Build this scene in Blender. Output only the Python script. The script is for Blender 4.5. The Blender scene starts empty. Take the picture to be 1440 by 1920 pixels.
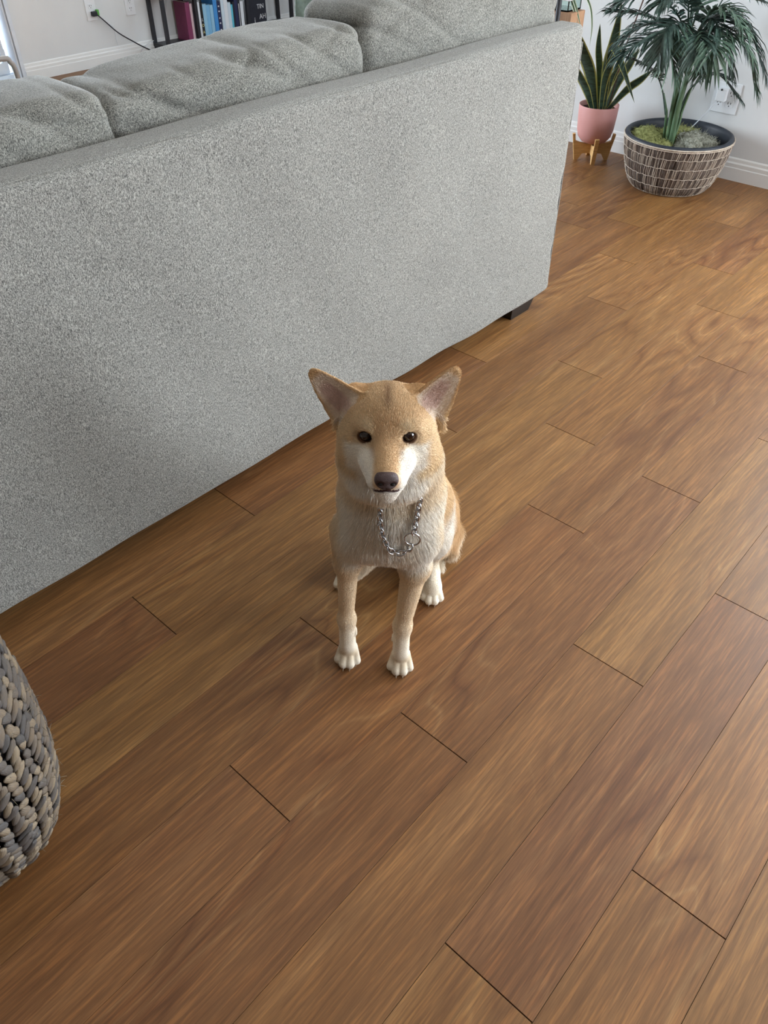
import bpy, bmesh, math, random
import numpy as np
from mathutils import Vector, Matrix, noise
from mathutils.bvhtree import BVHTree

random.seed(7); RNG = np.random.default_rng(7)
SC = bpy.context.scene
COL = SC.collection

# ------------------------------------------------------------------ camera
CAM_H = 1.2306
cam_d = bpy.data.cameras.new('camera'); cam = bpy.data.objects.new('camera', cam_d); COL.objects.link(cam)
PITCH, ROLL, YAW, FPX = 0.731434, -0.000612, 0.729538, 1458.45
_f = Vector((math.cos(YAW)*math.cos(PITCH), math.sin(YAW)*math.cos(PITCH), -math.sin(PITCH)))
_r = Vector((math.sin(YAW), -math.cos(YAW), 0)); _u = _r.cross(_f)
_r2 = _r*math.cos(ROLL)+_u*math.sin(ROLL); _u2 = -_r*math.sin(ROLL)+_u*math.cos(ROLL)
cam.matrix_world = Matrix(((_r2.x,_u2.x,-_f.x,0),(_r2.y,_u2.y,-_f.y,0),(_r2.z,_u2.z,-_f.z,CAM_H),(0,0,0,1)))
cam_d.sensor_fit = 'VERTICAL'; cam_d.sensor_height = 24.0; cam_d.lens = FPX/1920*24.0
cam_d.clip_start = 0.05; cam_d.clip_end = 60
SC.camera = cam

# ------------------------------------------------------------------ world, lights, exposure
world = bpy.data.worlds.new('sky'); SC.world = world; world.use_nodes = True
_bg = world.node_tree.nodes['Background']; _bg.inputs[0].default_value = (0.78, 0.88, 1.0, 1); _bg.inputs[1].default_value = 5.0

def area(name, loc, rot, sx, sy, power, color):
    l = bpy.data.lights.new(name, 'AREA'); l.shape = 'RECTANGLE'; l.size = sx; l.size_y = sy
    l.energy = power; l.color = color
    o = bpy.data.objects.new(name, l); COL.objects.link(o); o.location = loc; o.rotation_euler = rot
    return o
PI = math.pi
# daylight entering by the three windows / glass doors of the room
area('glass_door_daylight', (3.70, -0.55, 1.12), (0, PI/2, 0), 1.9, 1.6, 84, (0.93, 0.97, 1.0))
area('window_daylight', (2.15, -2.50, 1.35), (PI/2, 0, 0), 1.5, 1.5, 40, (0.97, 0.98, 1.0))
area('patio_door_daylight', (1.45, 5.10, 1.15), (-PI/2, 0, 0), 1.6, 1.9, 105, (0.84, 0.92, 1.0))
area('recess_area_lamp', (5.3, 3.3, 1.3), (0, PI/2, 0), 1.4, 1.2, 16, (0.80, 0.90, 1.0))  # area lamp standing in the recess past the right wall, no opening there
vs = SC.view_settings
vs.view_transform = 'Standard'; vs.look = 'None'; vs.gamma = 1; vs.use_curve_mapping = False; vs.exposure = 0.62
SC.cycles.use_denoising = True
SC.cycles.max_bounces = 8; SC.cycles.diffuse_bounces = 4; SC.cycles.glossy_bounces = 3
SC.cycles.caustics_reflective = False; SC.cycles.caustics_refractive = False

# ------------------------------------------------------------------ helpers
def lin(c):
    return tuple(((v/255)/12.92 if v/255 <= .04045 else ((v/255+.055)/1.055)**2.4) for v in c)
def rgba(c): return (*lin(c), 1)

def link(o, parent=None):
    COL.objects.link(o)
    if parent is not None: o.parent = parent
    return o
def obj(name, me, m=None, parent=None, loc=None):
    o = bpy.data.objects.new(name, me); link(o, parent)
    if m is not None and not me.materials: me.materials.append(m)
    if loc is not None: o.location = loc
    return o
def empty(name, loc=(0,0,0), rz=0.0):
    o = bpy.data.objects.new(name, None); o.empty_display_size = .05; link(o); o.location = loc; o.rotation_euler = (0,0,rz); return o
def tag(o, label=None, cat=None, group=None, kind=None):
    if label: o['label'] = label
    if cat: o['category'] = cat
    if group: o['group'] = group
    if kind: o['kind'] = kind
    return o

class MB:
    """collects verts / faces for one mesh"""
    def __init__(s): s.v = []; s.f = []
    def add(s, v, f):
        n = len(s.v); s.v += [tuple(p) for p in v]; s.f += [tuple(i+n for i in q) for q in f]
    def box(s, c, d, rz=0, bev=0):
        x, y, z = d[0]/2, d[1]/2, d[2]/2
        ca, sa = math.cos(rz), math.sin(rz)
        if bev <= 0:
            P = [(a*x, b*y, e*z) for a in (-1,1) for b in (-1,1) for e in (-1,1)]
            F = [(0,1,3,2),(4,6,7,5),(0,4,5,1),(2,3,7,6),(0,2,6,4),(1,5,7,3)]
        else:
            bm = bmesh.new(); bmesh.ops.create_cube(bm, size=1)
            for q in bm.verts: q.co = Vector((q.co.x*2*x, q.co.y*2*y, q.co.z*2*z))
            bmesh.ops.bevel(bm, geom=bm.edges[:], offset=bev, segments=2, affect='EDGES', profile=.5)
            bm.verts.ensure_lookup_table()
            P = [tuple(q.co) for q in bm.verts]; F = [tuple(q.index for q in f.verts) for f in bm.faces]; bm.free()
        s.add([(c[0]+p[0]*ca-p[1]*sa, c[1]+p[0]*sa+p[1]*ca, c[2]+p[2]) for p in P], F)
    def tube(s, pts, r, n=8, cap=True, flat=1.0):
        pts = [Vector(p) for p in pts]; m = len(pts)
        rs = r if hasattr(r, '__len__') else [r]*m
        up = Vector((0,0,1)); base = len(s.v); pn = None
        for i, p in enumerate(pts):
            t = (pts[min(i+1,m-1)]-pts[max(i-1,0)]).normalized()
            if pn is None:
                a = up if abs(t.dot(up)) < .95 else Vector((1,0,0)); nrm = (a-t*a.dot(t)).normalized()
            else:
                nrm = (pn-t*pn.dot(t)); nrm = nrm.normalized() if nrm.length > 1e-6 else pn
            pn = nrm; b = t.cross(nrm)
            for k in range(n):
                a = 2*PI*k/n; s.v.append(tuple(p+nrm*math.cos(a)*rs[i]*flat+b*math.sin(a)*rs[i]))
        for i in range(m-1):
            for k in range(n):
                a = base+i*n+k; b2 = base+i*n+(k+1)%n; s.f.append((a, b2, b2+n, a+n))
        if cap:
            s.f.append(tuple(base+k for k in range(n))[::-1]); s.f.append(tuple(base+(m-1)*n+k for k in range(n)))
    def lathe(s, prof, n=48, c=(0,0), close=False):
        base = len(s.v); m = len(prof)
        for r, z in prof:
            for k in range(n):
                a = 2*PI*k/n; s.v.append((c[0]+r*math.cos(a), c[1]+r*math.sin(a), z))
        for i in range(m-1):
            for k in range(n):
                a = base+i*n+k; b = base+i*n+(k+1)%n; s.f.append((a, b, b+n, a+n))
        if close:
            s.f.append(tuple(base+k for k in range(n))[::-1]); s.f.append(tuple(base+(m-1)*n+k for k in range(n)))
    def mesh(s, name, smooth=True):
        me = bpy.data.meshes.new(name); me.from_pydata(s.v, [], s.f); me.update()
        if smooth: me.polygons.foreach_set('use_smooth', [True]*len(me.polygons))
        return me
    def build(s, name, m, parent=None, smooth=True, loc=None):
        return obj(name, s.mesh(name, smooth), m, parent, loc)

def catmull(P, n=8):
    P = [Vector(p) for p in P]; Q = [P[0]*2-P[1]]+P+[P[-1]*2-P[-2]]; out = []
    for i in range(1, len(Q)-2):
        a, b, c, d = Q[i-1:i+3]
        for k in range(n):
            t = k/n; out.append(.5*((2*b)+(c-a)*t+(2*a-5*b+4*c-d)*t*t+(-a+3*b-3*c+d)*t**3))
    out.append(P[-1]); return out

def rounded_box(dx, dy, dz, r, res, fn=None, cut=None):
    """subdivided box with rounded edges; fn(P array, N array)->P displaces it"""
    nx, ny, nz = [max(2, int(round(d/res))) for d in (dx, dy, dz)]
    idx = {}; V = []; Fc = []
    def vid(i, j, k):
        t = (i, j, k)
        if t not in idx: idx[t] = len(V); V.append(((i/nx-.5)*dx, (j/ny-.5)*dy, (k/nz-.5)*dz))
        return idx[t]
    for i in range(nx):
        for j in range(ny):
            Fc.append((vid(i,j,nz), vid(i+1,j,nz), vid(i+1,j+1,nz), vid(i,j+1,nz)))
            Fc.append((vid(i,j,0), vid(i,j+1,0), vid(i+1,j+1,0), vid(i+1,j,0)))
    for i in range(nx):
        for k in range(nz):
            Fc.append((vid(i,0,k), vid(i+1,0,k), vid(i+1,0,k+1), vid(i,0,k+1)))
            Fc.append((vid(i,ny,k), vid(i,ny,k+1), vid(i+1,ny,k+1), vid(i+1,ny,k)))
    for j in range(ny):
        for k in range(nz):
            Fc.append((vid(0,j,k), vid(0,j,k+1), vid(0,j+1,k+1), vid(0,j+1,k)))
            Fc.append((vid(nx,j,k), vid(nx,j+1,k), vid(nx,j+1,k+1), vid(nx,j,k+1)))
    P = np.array(V); h = np.array([dx, dy, dz])/2-r
    inner = np.clip(P, -h, h); D = P-inner; L = np.linalg.norm(D, axis=1, keepdims=True)
    N = D/np.maximum(L, 1e-9); P2 = inner+N*np.minimum(r, np.maximum(L, 0))
    P2 = np.where(L > 1e-9, inner+N*r, P)
    if fn is not None: P2 = fn(P2, N)
    mb = MB(); mb.v = [tuple(p) for p in P2]; mb.f = Fc; return mb

# ------------------------------------------------------------------ materials
def mat(name, color=(128,128,128), rough=.6, metal=0., spec=.5, sheen=0., trans=0., coat=0.):
    m = bpy.data.materials.new(name); m.use_nodes = True; b = m.node_tree.nodes['Principled BSDF']
    b.inputs['Base Color'].default_value = rgba(color); b.inputs['Roughness'].default_value = rough
    b.inputs['Metallic'].default_value = metal; b.inputs['Specular IOR Level'].default_value = spec
    b.inputs['Sheen Weight'].default_value = sheen; b.inputs['Transmission Weight'].default_value = trans
    b.inputs['Coat Weight'].default_value = coat
    return m
class NT:
    def __init__(s, m): s.m = m; s.t = m.node_tree; s.b = s.t.nodes['Principled BSDF']
    def n(s, typ, **kw):
        q = s.t.nodes.new(typ)
        for k, v in kw.items(): setattr(q, k, v)
        return q
    def l(s, a, b): s.t.links.new(a, b)
    def math(s, op, a, b=None, c=None):
        q = s.n('ShaderNodeMath', operation=op)
        for i, v in enumerate((a, b, c)):
            if v is None: continue
            if isinstance(v, (int, float)): q.inputs[i].default_value = v
            else: s.l(v, q.inputs[i])
        return q.outputs[0]
    def vmul(s, v, sc, off=None):
        q = s.n('ShaderNodeVectorMath', operation='MULTIPLY_ADD'); s.l(v, q.inputs[0]); q.inputs[1].default_value = sc
        if off is not None: s.l(off, q.inputs[2])
        return q.outputs[0]
    def noise(s, v, scale=1., detail=2., rough=.5, dist=0.):
        q = s.n('ShaderNodeTexNoise'); s.l(v, q.inputs['Vector']); q.inputs['Scale'].default_value = scale
        q.inputs['Detail'].default_value = detail; q.inputs['Roughness'].default_value = rough; q.inputs['Distortion'].default_value = dist
        return q.outputs['Fac']
    def ramp(s, f, stops, interp='LINEAR'):
        q = s.n('ShaderNodeValToRGB'); s.l(f, q.inputs[0]); e = q.color_ramp.elements; q.color_ramp.interpolation = interp
        while len(e) < len(stops): e.new(.5)
        for i, (p, c) in enumerate(stops):
            e[i].position = p; e[i].color = rgba(c) if not isinstance(c, (int, float)) else (c, c, c, 1)
        return q.outputs[0]
    def mix(s, f, a, b, mode='MIX'):
        q = s.n('ShaderNodeMix', data_type='RGBA', blend_type=mode)
        for i, v in ((0, f), (6, a), (7, b)):
            if isinstance(v, (int, float)): q.inputs[i].default_value = v
            elif isinstance(v, tuple): q.inputs[i].default_value = rgba(v)
            else: s.l(v, q.inputs[i])
        return q.outputs[2]
    def bump(s, h, strength=.3, dist=.002):
        q = s.n('ShaderNodeBump'); s.l(h, q.inputs['Height']); q.inputs['Strength'].default_value = strength; q.inputs['Distance'].default_value = dist
        s.l(q.outputs[0], s.b.inputs['Normal'])

def wood_floor():
    m = mat('oak_laminate', rough=.4, spec=.45); t = NT(m)
    oc = t.n('ShaderNodeTexCoord').outputs['Object']; rnd = t.n('ShaderNodeObjectInfo').outputs['Random']
    off = t.n('ShaderNodeCombineXYZ'); t.l(t.math('MULTIPLY', rnd, 37.0), off.inputs[0]); t.l(t.math('MULTIPLY', rnd, 91.0), off.inputs[1]); t.l(t.math('MULTIPLY', rnd, 13.0), off.inputs[2])
    p = t.vmul(oc, (1,1,1), off.outputs[0])
    # cathedral figure: contour lines of a stretched noise field
    field = t.noise(t.vmul(p, (.85, 5.4, 1)), 1.0, 2.0, .42, .25)
    rings = t.math('PINGPONG', t.math('MULTIPLY', field, 15.0), .5)
    rings = t.math('MULTIPLY', rings, 2.0)
    mask = t.noise(t.vmul(p, (1.1, 3.0, 1)), 1.3, 1.0)
    broad = t.noise(t.vmul(p, (1.0, 14.0, 1)), 1.0, 3.0, .6)
    fine = t.noise(t.vmul(p, (9.0, 190.0, 1)), 1.0, 4.0, .65, .1)
    pore = t.noise(t.vmul(p, (14.0, 420.0, 1)), 1.0, 2.0, .6)
    base = t.ramp(broad, [(.24, (134,94,58)), (.42, (152,111,71)), (.58, (166,124,82)), (.78, (184,142,98))])
    figc = t.ramp(rings, [(.0, (120,80,50)), (.16, (144,102,66)), (.45, (160,118,78)), (.85, (170,128,86)), (1.0, (194,154,108))])
    mk = t.ramp(mask, [(.47, 0.), (.62, 1.)])
    c = t.mix(t.math('MULTIPLY', mk, .66), base, figc)
    streak = t.ramp(fine, [(.30, (66,58,52)), (.5, (128,128,128)), (.70, (200,194,180))])
    c = t.mix(.56, c, t.mix(1., c, streak, 'OVERLAY'))
    pr = t.ramp(pore, [(.36, 0.), (.46, 1.)])
    c = t.mix(t.math('MULTIPLY', t.math('SUBTRACT', 1.0, pr), .36), c, (98,64,38))
    # small knots
    vo = t.n('ShaderNodeTexVoronoi', feature='F1'); t.l(t.vmul(p, (1.6, 4.4, 1)), vo.inputs['Vector']); vo.inputs['Scale'].default_value = 1.0
    kn = t.ramp(vo.outputs['Distance'], [(.035, 1.), (.10, .35), (.17, 0.)])
    c = t.mix(t.math('MULTIPLY', kn, .5), c, (92,56,36))
    # plank to plank tone
    tone = t.ramp(rnd, [(0, (222,212,206)), (.3, (234,226,216)), (.6, (242,235,224)), (.85, (248,243,232)), (1, (255,252,240))])
    c = t.mix(1., c, tone, 'MULTIPLY')
    hs = t.n('ShaderNodeHueSaturation'); hs.inputs['Value'].default_value = 1.0; hs.inputs['Saturation'].default_value = 1.03
    hh = t.math('FRACT', t.math('MULTIPLY', rnd, 17.3)); t.l(t.math('ADD', .496, t.math('MULTIPLY', hh, .008)), hs.inputs['Hue']); t.l(c, hs.inputs['Color'])
    t.l(hs.outputs[0], t.b.inputs['Base Color'])
    rr = t.math('ADD', .40, t.math('MULTIPLY', fine, .16)); t.l(rr, t.b.inputs['Roughness'])
    t.bump(t.math('ADD', pore, fine), .18, .0006)
    return m

def tweed(name, dark, mid, light, warm=(200,198,190), scale=1.0):
    m = mat(name, rough=.95, spec=.12, sheen=.25); t = NT(m)
    oc = t.n('ShaderNodeTexCoord').outputs['Object']
    a = t.noise(t.vmul(oc, (560*scale, 560*scale, 130*scale)), 1., 1.5, .6)
    b = t.noise(t.vmul(oc, (200*scale, 300*scale, 640*scale)), 1., 1.5, .6)
    c0 = t.noise(t.vmul(oc, (330*scale, 330*scale, 330*scale)), 1., 2.0, .6)
    f = t.math('ADD', t.math('ADD', t.math('MULTIPLY', a, .44), t.math('MULTIPLY', b, .22)), t.math('MULTIPLY', c0, .34))
    cl = t.noise(oc, 3.2, 3., .55)
    f = t.math('ADD', f, t.math('MULTIPLY', t.math('SUBTRACT', cl, .5), .045))
    c = t.ramp(f, [(.38, dark), (.46, mid), (.53, light), (.62, warm)])
    t.l(c, t.b.inputs['Base Color']); t.bump(f, .35, .0025)
    return m

def simple_noise(name, c1, c2, scale=20, rough=.6, spec=.4, stretch=(1,1,1), bumps=0., metal=0., sheen=0.):
    m = mat(name, rough=rough, spec=spec, metal=metal, sheen=sheen); t = NT(m)
    oc = t.n('ShaderNodeTexCoord').outputs['Object']
    f = t.noise(t.vmul(oc, stretch), scale, 4., .6)
    t.l(t.ramp(f, [(.32, c1), (.68, c2)]), t.b.inputs['Base Color'])
    if bumps: t.bump(f, bumps, .003)
    return m

def attr_mat(name, rough=.7, spec=.2, sheen=0.):
    m = mat(name, rough=rough, spec=spec, sheen=sheen); t = NT(m)
    a = t.n('ShaderNodeAttribute', attribute_name='tint'); t.l(a.outputs['Color'], t.b.inputs['Base Color']); return m

M = {}
M['floor'] = wood_floor()
M['groove'] = mat('dark_groove', (40,24,14), .9)
M['wall'] = simple_noise('wall_paint', (216,219,221), (220,223,224), 6, .75, .25, bumps=.02)
M['trim'] = simple_noise('trim_paint', (226,228,228), (232,233,232), 4, .42, .4)
M['ceiling'] = mat('ceiling_paint', (214,212,206), .9, spec=.2)
M['tweed'] = tweed('grey_tweed', (62,63,62), (108,108,105), (144,144,139), (182,181,174), scale=1.8)
M['tweed_soft'] = tweed('grey_tweed_soft', (54,55,54), (98,98,94), (130,130,124), (168,167,158), scale=1.65)
M['black_leg'] = simple_noise('black_wood', (14,14,16), (24,24,26), 30, .35, .5)
M['black_metal'] = simple_noise('black_metal', (24,26,32), (34,36,44), 30, .45, .5)

# ------------------------------------------------------------------ room shell
ZC = 2.44
def wallmesh(name, boxes, m=None, smooth=False):
    mb = MB()
    for c, d in boxes: mb.box(c, d)
    o = mb.build(name, m or M['wall'], smooth=False); o['kind'] = 'structure'; return o
def span(x0, x1, y0, y1, z0, z1): return (((x0+x1)/2, (y0+y1)/2, (z0+z1)/2), (x1-x0, y1-y0, z1-z0))
XL, XR, YF, YB = -1.3, 3.745, -2.6, 5.22
floor_o = wallmesh('floor', [span(XL-.1, 6.3, YF-.1, 6.2, -.06, -.0062)], M['groove'])
wallmesh('ceiling', [span(XL-.1, 6.3, YF-.1, 5.4, ZC, ZC+.1)], M['ceiling'])
M['wall_bounce_cut'] = simple_noise('bounce_cut_taupe', (92,84,76), (100,92,84), 6, .8, .2)  # unseen walls given a dark coat to cut bounced light at lower left
wallmesh('wall_left', [span(XL-.12, XL, YF-.1, YB+.12, 0, ZC)], M['wall_bounce_cut'])
wallmesh('wall_right', [span(XR, XR+.12, YF-.1, -1.45, 0, ZC), span(XR, XR+.12, .35, 2.40, 0, ZC), span(XR, XR+.12, -1.45, .35, 2.15, ZC)])
wallmesh('wall_right_return', [span(XR+.12, 6.2, 2.28, 2.40, 0, ZC), span(6.1, 6.2, 2.4, YB, 0, ZC)])
# front wall (behind the viewer) with a window opening
wallmesh('wall_front', [span(XL, 1.35, YF-.12, YF, 0, ZC), span(2.95, XR, YF-.12, YF, 0, ZC), span(1.35, 2.95, YF-.12, YF, 0, .45), span(1.35, 2.95, YF-.12, YF, 2.15, ZC)], M['wall_bounce_cut'])
# back wall with the patio-door opening at its left
wallmesh('wall_back', [span(XL, .45, YB, YB+.12, 0, ZC), span(2.50, 6.2, YB, YB+.12, 0, ZC), span(.45, 2.50, YB, YB+.12, 2.12, ZC)])

def baseboard(name, axis, a0, a1, pos, sgn):
    prof = [(0,0), (.014,0), (.014,.052), (.0115,.055), (.0115,.070), (.007,.076), (.006,.088), (.002,.093), (0,.093)]
    mb = MB(); V = []
    for a in (a0, a1):
        for d, z in prof: V.append((a, pos+sgn*d, z) if axis == 'x' else (pos+sgn*d, a, z))
    n = len(prof); F = [(i, (i+1) % n, (i+1) % n+n, i+n) for i in range(n)]+[tuple(range(n)), tuple(range(n, 2*n))]
    mb.add(V, F); o = mb.build(name, M['trim'], smooth=False); o['kind'] = 'structure'; return o
baseboard('baseboard_right', 'y', .41, 2.40, XR, -1)
baseboard('baseboard_back', 'x', 2.53, 6.1, YB, -1)

M['glass'] = bpy.data.materials.new('window_glass'); M['glass'].use_nodes = True
_t = M['glass'].node_tree; _t.nodes.clear()
_o = _t.nodes.new('ShaderNodeOutputMaterial'); _mx = _t.nodes.new('ShaderNodeMixShader'); _tr = _t.nodes.new('ShaderNodeBsdfTransparent'); _gl = _t.nodes.new('ShaderNodeBsdfGlossy'); _fr = _t.nodes.new('ShaderNodeFresnel')
_tr.inputs[0].default_value = (.94,.97,.98,1); _gl.inputs['Roughness'].default_value = .02
_t.links.new(_fr.outputs[0], _mx.inputs[0]); _t.links.new(_tr.outputs[0], _mx.inputs[1]); _t.links.new(_gl.outputs[0], _mx.inputs[2]); _t.links.new(_mx.outputs[0], _o.inputs[0])

def window(name, x0, x1, z0, z1, y, depth):
    mb = MB(); w = .05
    mb.box(*span(x0, x0+w, y-depth/2, y+depth/2, z0, z1)); mb.box(*span(x1-w, x1, y-depth/2, y+depth/2, z0, z1))
    mb.box(*span(x0+w, x1-w, y-depth/2, y+depth/2, z0, z0+w)); mb.box(*span(x0+w, x1-w, y-depth/2, y+depth/2, z1-w, z1))
    mid = (x0+x1)/2; mb.box(*span(mid-w/2, mid+w/2, y-depth/2, y+depth/2, z0+w, z1-w))
    o = mb.build(name, M['trim'], smooth=False); o['kind'] = 'structure'
    for a, b in ((x0+w, mid-w/2), (mid+w/2, x1-w)):
        g = MB(); g.box(*span(a, b, y-.004, y+.004, z0+w, z1-w)); g.build('pane', M['glass'], o, smooth=False)
    return o
window('window_1', 1.35, 2.95, .45, 2.15, YF-.06, .08)
_wd = window('door_2', -1.45, .35, .02, 2.15, 0, .08)
_wd.rotation_euler = (0, 0, PI/2); _wd.location = (XR+.06, 0, 0)

# sliding patio door: aluminium frame, track, two glazed leaves
M['alu'] = simple_noise('white_aluminium', (206,216,228), (222,230,238), 12, .35, .5)
door = MB()
door.box(*span(2.49, 2.50, YB-.01, YB+.11, 0, 2.12)); door.box(*span(.45, .50, YB-.01, YB+.11, 0, 2.12)); door.box(*span(.50, 2.49, YB-.01, YB+.11, 2.05, 2.12))
door.box(*span(2.503, 2.525, YB-.022, YB-.001, 0, 2.16))
door.box(*span(.50, 2.49, YB-.02, YB+.11, 0, .03))
door_o = door.build('door_1', M['alu'], smooth=False); door_o['kind'] = 'structure'
for y in (YB+.03, YB+.075):
    g = MB(); g.box(*span(.50, 2.49, y-.006, y+.006, .03, .045)); g.build('track_rail', M['alu'], door_o, smooth=False)
for x0, x1, y in ((.50, 1.50, YB+.03), (1.42, 2.462, YB+.075)):
    g = MB(); a, b = .022, .06
    g.box(*span(x0, x0+a, y-.018, y+.018, .045, 2.04)); g.box(*span(x1-a, x1, y-.018, y+.018, .045, 2.04))
    g.box(*span(x0+a, x1-a, y-.018, y+.018, .045, .045+b)); g.box(*span(x0+a, x1-a, y-.018, y+.018, 2.04-b, 2.04))
    lf = g.build('door_leaf', M['alu'], door_o, smooth=False)
    g = MB(); g.box(*span(x0+a, x1-a, y-.003, y+.003, .045+b, 2.04-b)); g.build('pane', M['glass'], lf, smooth=False)
patio = wallmesh('terrace', [span(-2.2, 6.0, YB+.13, 9.5, -.12, -.03)], simple_noise('pale_concrete', (200,205,210), (215,218,222), 8, .8))

# ------------------------------------------------------------------ floor planks
PW, PL, PO = .1524, .9205, .0656
phase = {0:4.30, 1:2.475, 2:.39, 3:4.14, 4:2.31, 5:4.36, 6:.29, 7:3.07, 8:5.31, 9:1.4, 10:.38}
def project(P):
    v = Vector(P)-Vector((0,0,CAM_H)); z = v.dot(_f)
    if z <= .05: return None
    return 720+FPX*v.dot(_r2)/z, 960-FPX*v.dot(_u2)/z
_plank_cache = {}
def plank_mb(L, W):
    """chamfered board, top at z=0"""
    mb = MB(); g = .00018; x, y = L/2, W/2; h = .0062
    V = [(-x,-y,-h), (x,-y,-h), (x,y,-h), (-x,y,-h), (-x,-y,-g), (x,-y,-g), (x,y,-g), (-x,y,-g), (-x+g,-y+g,0), (x-g,-y+g,0), (x-g,y-g,0), (-x+g,y-g,0)]
    F = [(3,2,1,0), (8,9,10,11)]
    for a in (0, 4):
        for i in range(4): F.append((a+i, a+(i+1)%4, a+4+(i+1)%4, a+4+i))
    mb.add(V, F); return mb
rest = MB(); npl = 0
for k in range(int((YF-PO)/PW)-1, int((YB+.1-PO)/PW)+3):
    y0, y1 = PO+(k-1)*PW, PO+k*PW
    ph = phase.get(k, (random.Random(k*7+3).random())*6.04)*PW
    n0 = int((XL-ph)/PL)-2
    while True:
        a, b = ph+n0*PL, ph+(n0+1)*PL; n0 += 1
        xr = 6.1 if y0 > 2.3 else XR+.02
        if b < XL: continue
        if a > xr: break
        a, b = max(a, XL), min(b, xr)
        if b-a < .02: continue
        yc0, yc1 = max(y0, YF), min(y1, YB+.0)
        if yc1-yc0 < .01: continue
        L, W = b-a-.0018, yc1-yc0-.0007
        c = ((a+b)/2, (yc0+yc1)/2, 0)
        vis = False
        for fx in np.linspace(-.5, .5, 9):
            for fy in (-.45, .45):
                q = project((c[0]+fx*L, c[1]+fy*W, 0))
                if q and -5 < q[0] < 1445 and -5 < q[1] < 1925: vis = True
        # hidden under / behind the sofa
        if vis and a < 2.0 and yc0 > 1.50 and yc1 < 4.2: vis = False
        if vis and npl < 290:
            key = (round(L, 3), round(W, 3))
            if key not in _plank_cache: _plank_cache[key] = plank_mb(L, W).mesh('plank', False)
            o = obj('plank', _plank_cache[key], M['floor'], floor_o, c); npl += 1
        else:
            mb = plank_mb(L, W); rest.add([(v[0]+c[0], v[1]+c[1], v[2]) for v in mb.v], mb.f)
ro = rest.build('plank_field', M['floor'], floor_o, smooth=False); ro['kind'] = 'stuff'

# ------------------------------------------------------------------ sofa
def ss01(x):
    x = np.clip(x, 0, 1); return x*x*(3-2*x)
def fold(P, kx, kz, ph, amp, warp=.9):
    u = P[:, 0]*kx+P[:, 2]*kz+ph+warp*np.sin(P[:, 0]*9+ph)*.6+warp*np.sin(P[:, 2]*13+P[:, 0]*5)*.5
    s = np.sin(u); return amp*(1-np.abs(s))**3
RZ = -.0134
sofa = empty('sofa', (2.172, 1.208, 0), RZ)
tag(sofa, 'large grey tweed sofa seen from behind, with black block feet', 'sofa')
SW = 2.34   # width, extends to -x from the origin
def back_fn(P, N):
    Q = P.copy()
    outward = N[:, 1] < -.5
    w = .0025*np.sin(P[:, 0]*7+1)*np.sin(P[:, 2]*5+.7)+.0015*np.sin(P[:, 0]*19+P[:, 2]*11)
    front = (P[:, 1] < 0)
    Q[:, 1] += np.where(front, w, 0)
    # side edge puckers, slightly narrower at the top, bottom hem sags a little
    Q[:, 0] += np.where(P[:, 0] > SW/2-.03, .0025*np.sin(P[:, 2]*31)+.002*np.sin(P[:, 2]*83), 0)
    Q[:, 2] += np.where(P[:, 2] < -.36, .003*np.sin(P[:, 0]*6)+.0015*np.sin(P[:, 0]*23), 0)
    Q[:, 2] += np.where(P[:, 2] > .36, .002*np.sin(P[:, 0]*8+1), 0)
    return Q
bk = rounded_box(SW, .09, .77, .019, .0095, back_fn).build('back_frame', M['tweed'], sofa, loc=(-SW/2, .045, .045+.385))
seam = MB(); seam.tube([(-SW+.03+i*(SW-.06)/60, .0056, .8090+.0006*math.sin(i*1.3)) for i in range(61)], .0020, 6); seam.build('top_welt', M['tweed'], sofa)
seam = MB(); seam.tube([(-.0052+.0007*math.sin(i*.9), .0054, .085+i*.685/40) for i in range(41)], .0022, 6); seam.build('side_welt', M['tweed'], sofa)
for sx in (0, 1):
    x = -.085 if sx == 0 else -SW+.085
    def arm_fn(P, N):
        Q = P.copy(); Q[:, 0] += .004*np.sin(P[:, 1]*9+P[:, 2]*7); return Q
    a = rounded_box(.17, .78, .43, .02, .03, arm_fn).build('arm', M['tweed'], sofa, loc=(x, .11+.39, .045+.215))
    rl = MB(); xo = x+(.03 if sx == 0 else -.03)
    rl.tube([(xo, .075+t, .475) for t in np.linspace(0, .84, 12)], [.045]+[.070]*10+[.045], 20)
    rl.build('arm_roll', M['tweed'], sofa)
rounded_box(SW-.34, .76, .26, .02, .03).build('seat_base', M['tweed'], sofa, loc=(-SW/2, .11+.38, .175))
LEG = []
for x in (-.125, -SW+.125):
    for y in (.055, .80):
        g = MB(); t0, t1 = .062, .05
        z1 = .05
        V = [(x-t1, y-.035, 0), (x+t1, y-.035, 0), (x+t1, y+.035, 0), (x-t1, y+.035, 0), (x-t0, y-.045, z1), (x+t0, y-.045, z1), (x+t0, y+.045, z1), (x-t0, y+.045, z1)]
        g.add(V, [(3,2,1,0), (4,5,6,7), (0,1,5,4), (1,2,6,5), (2,3,7,6), (3,0,4,7)]); g.build('foot', M['black_leg'], sofa, smooth=False)

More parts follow.
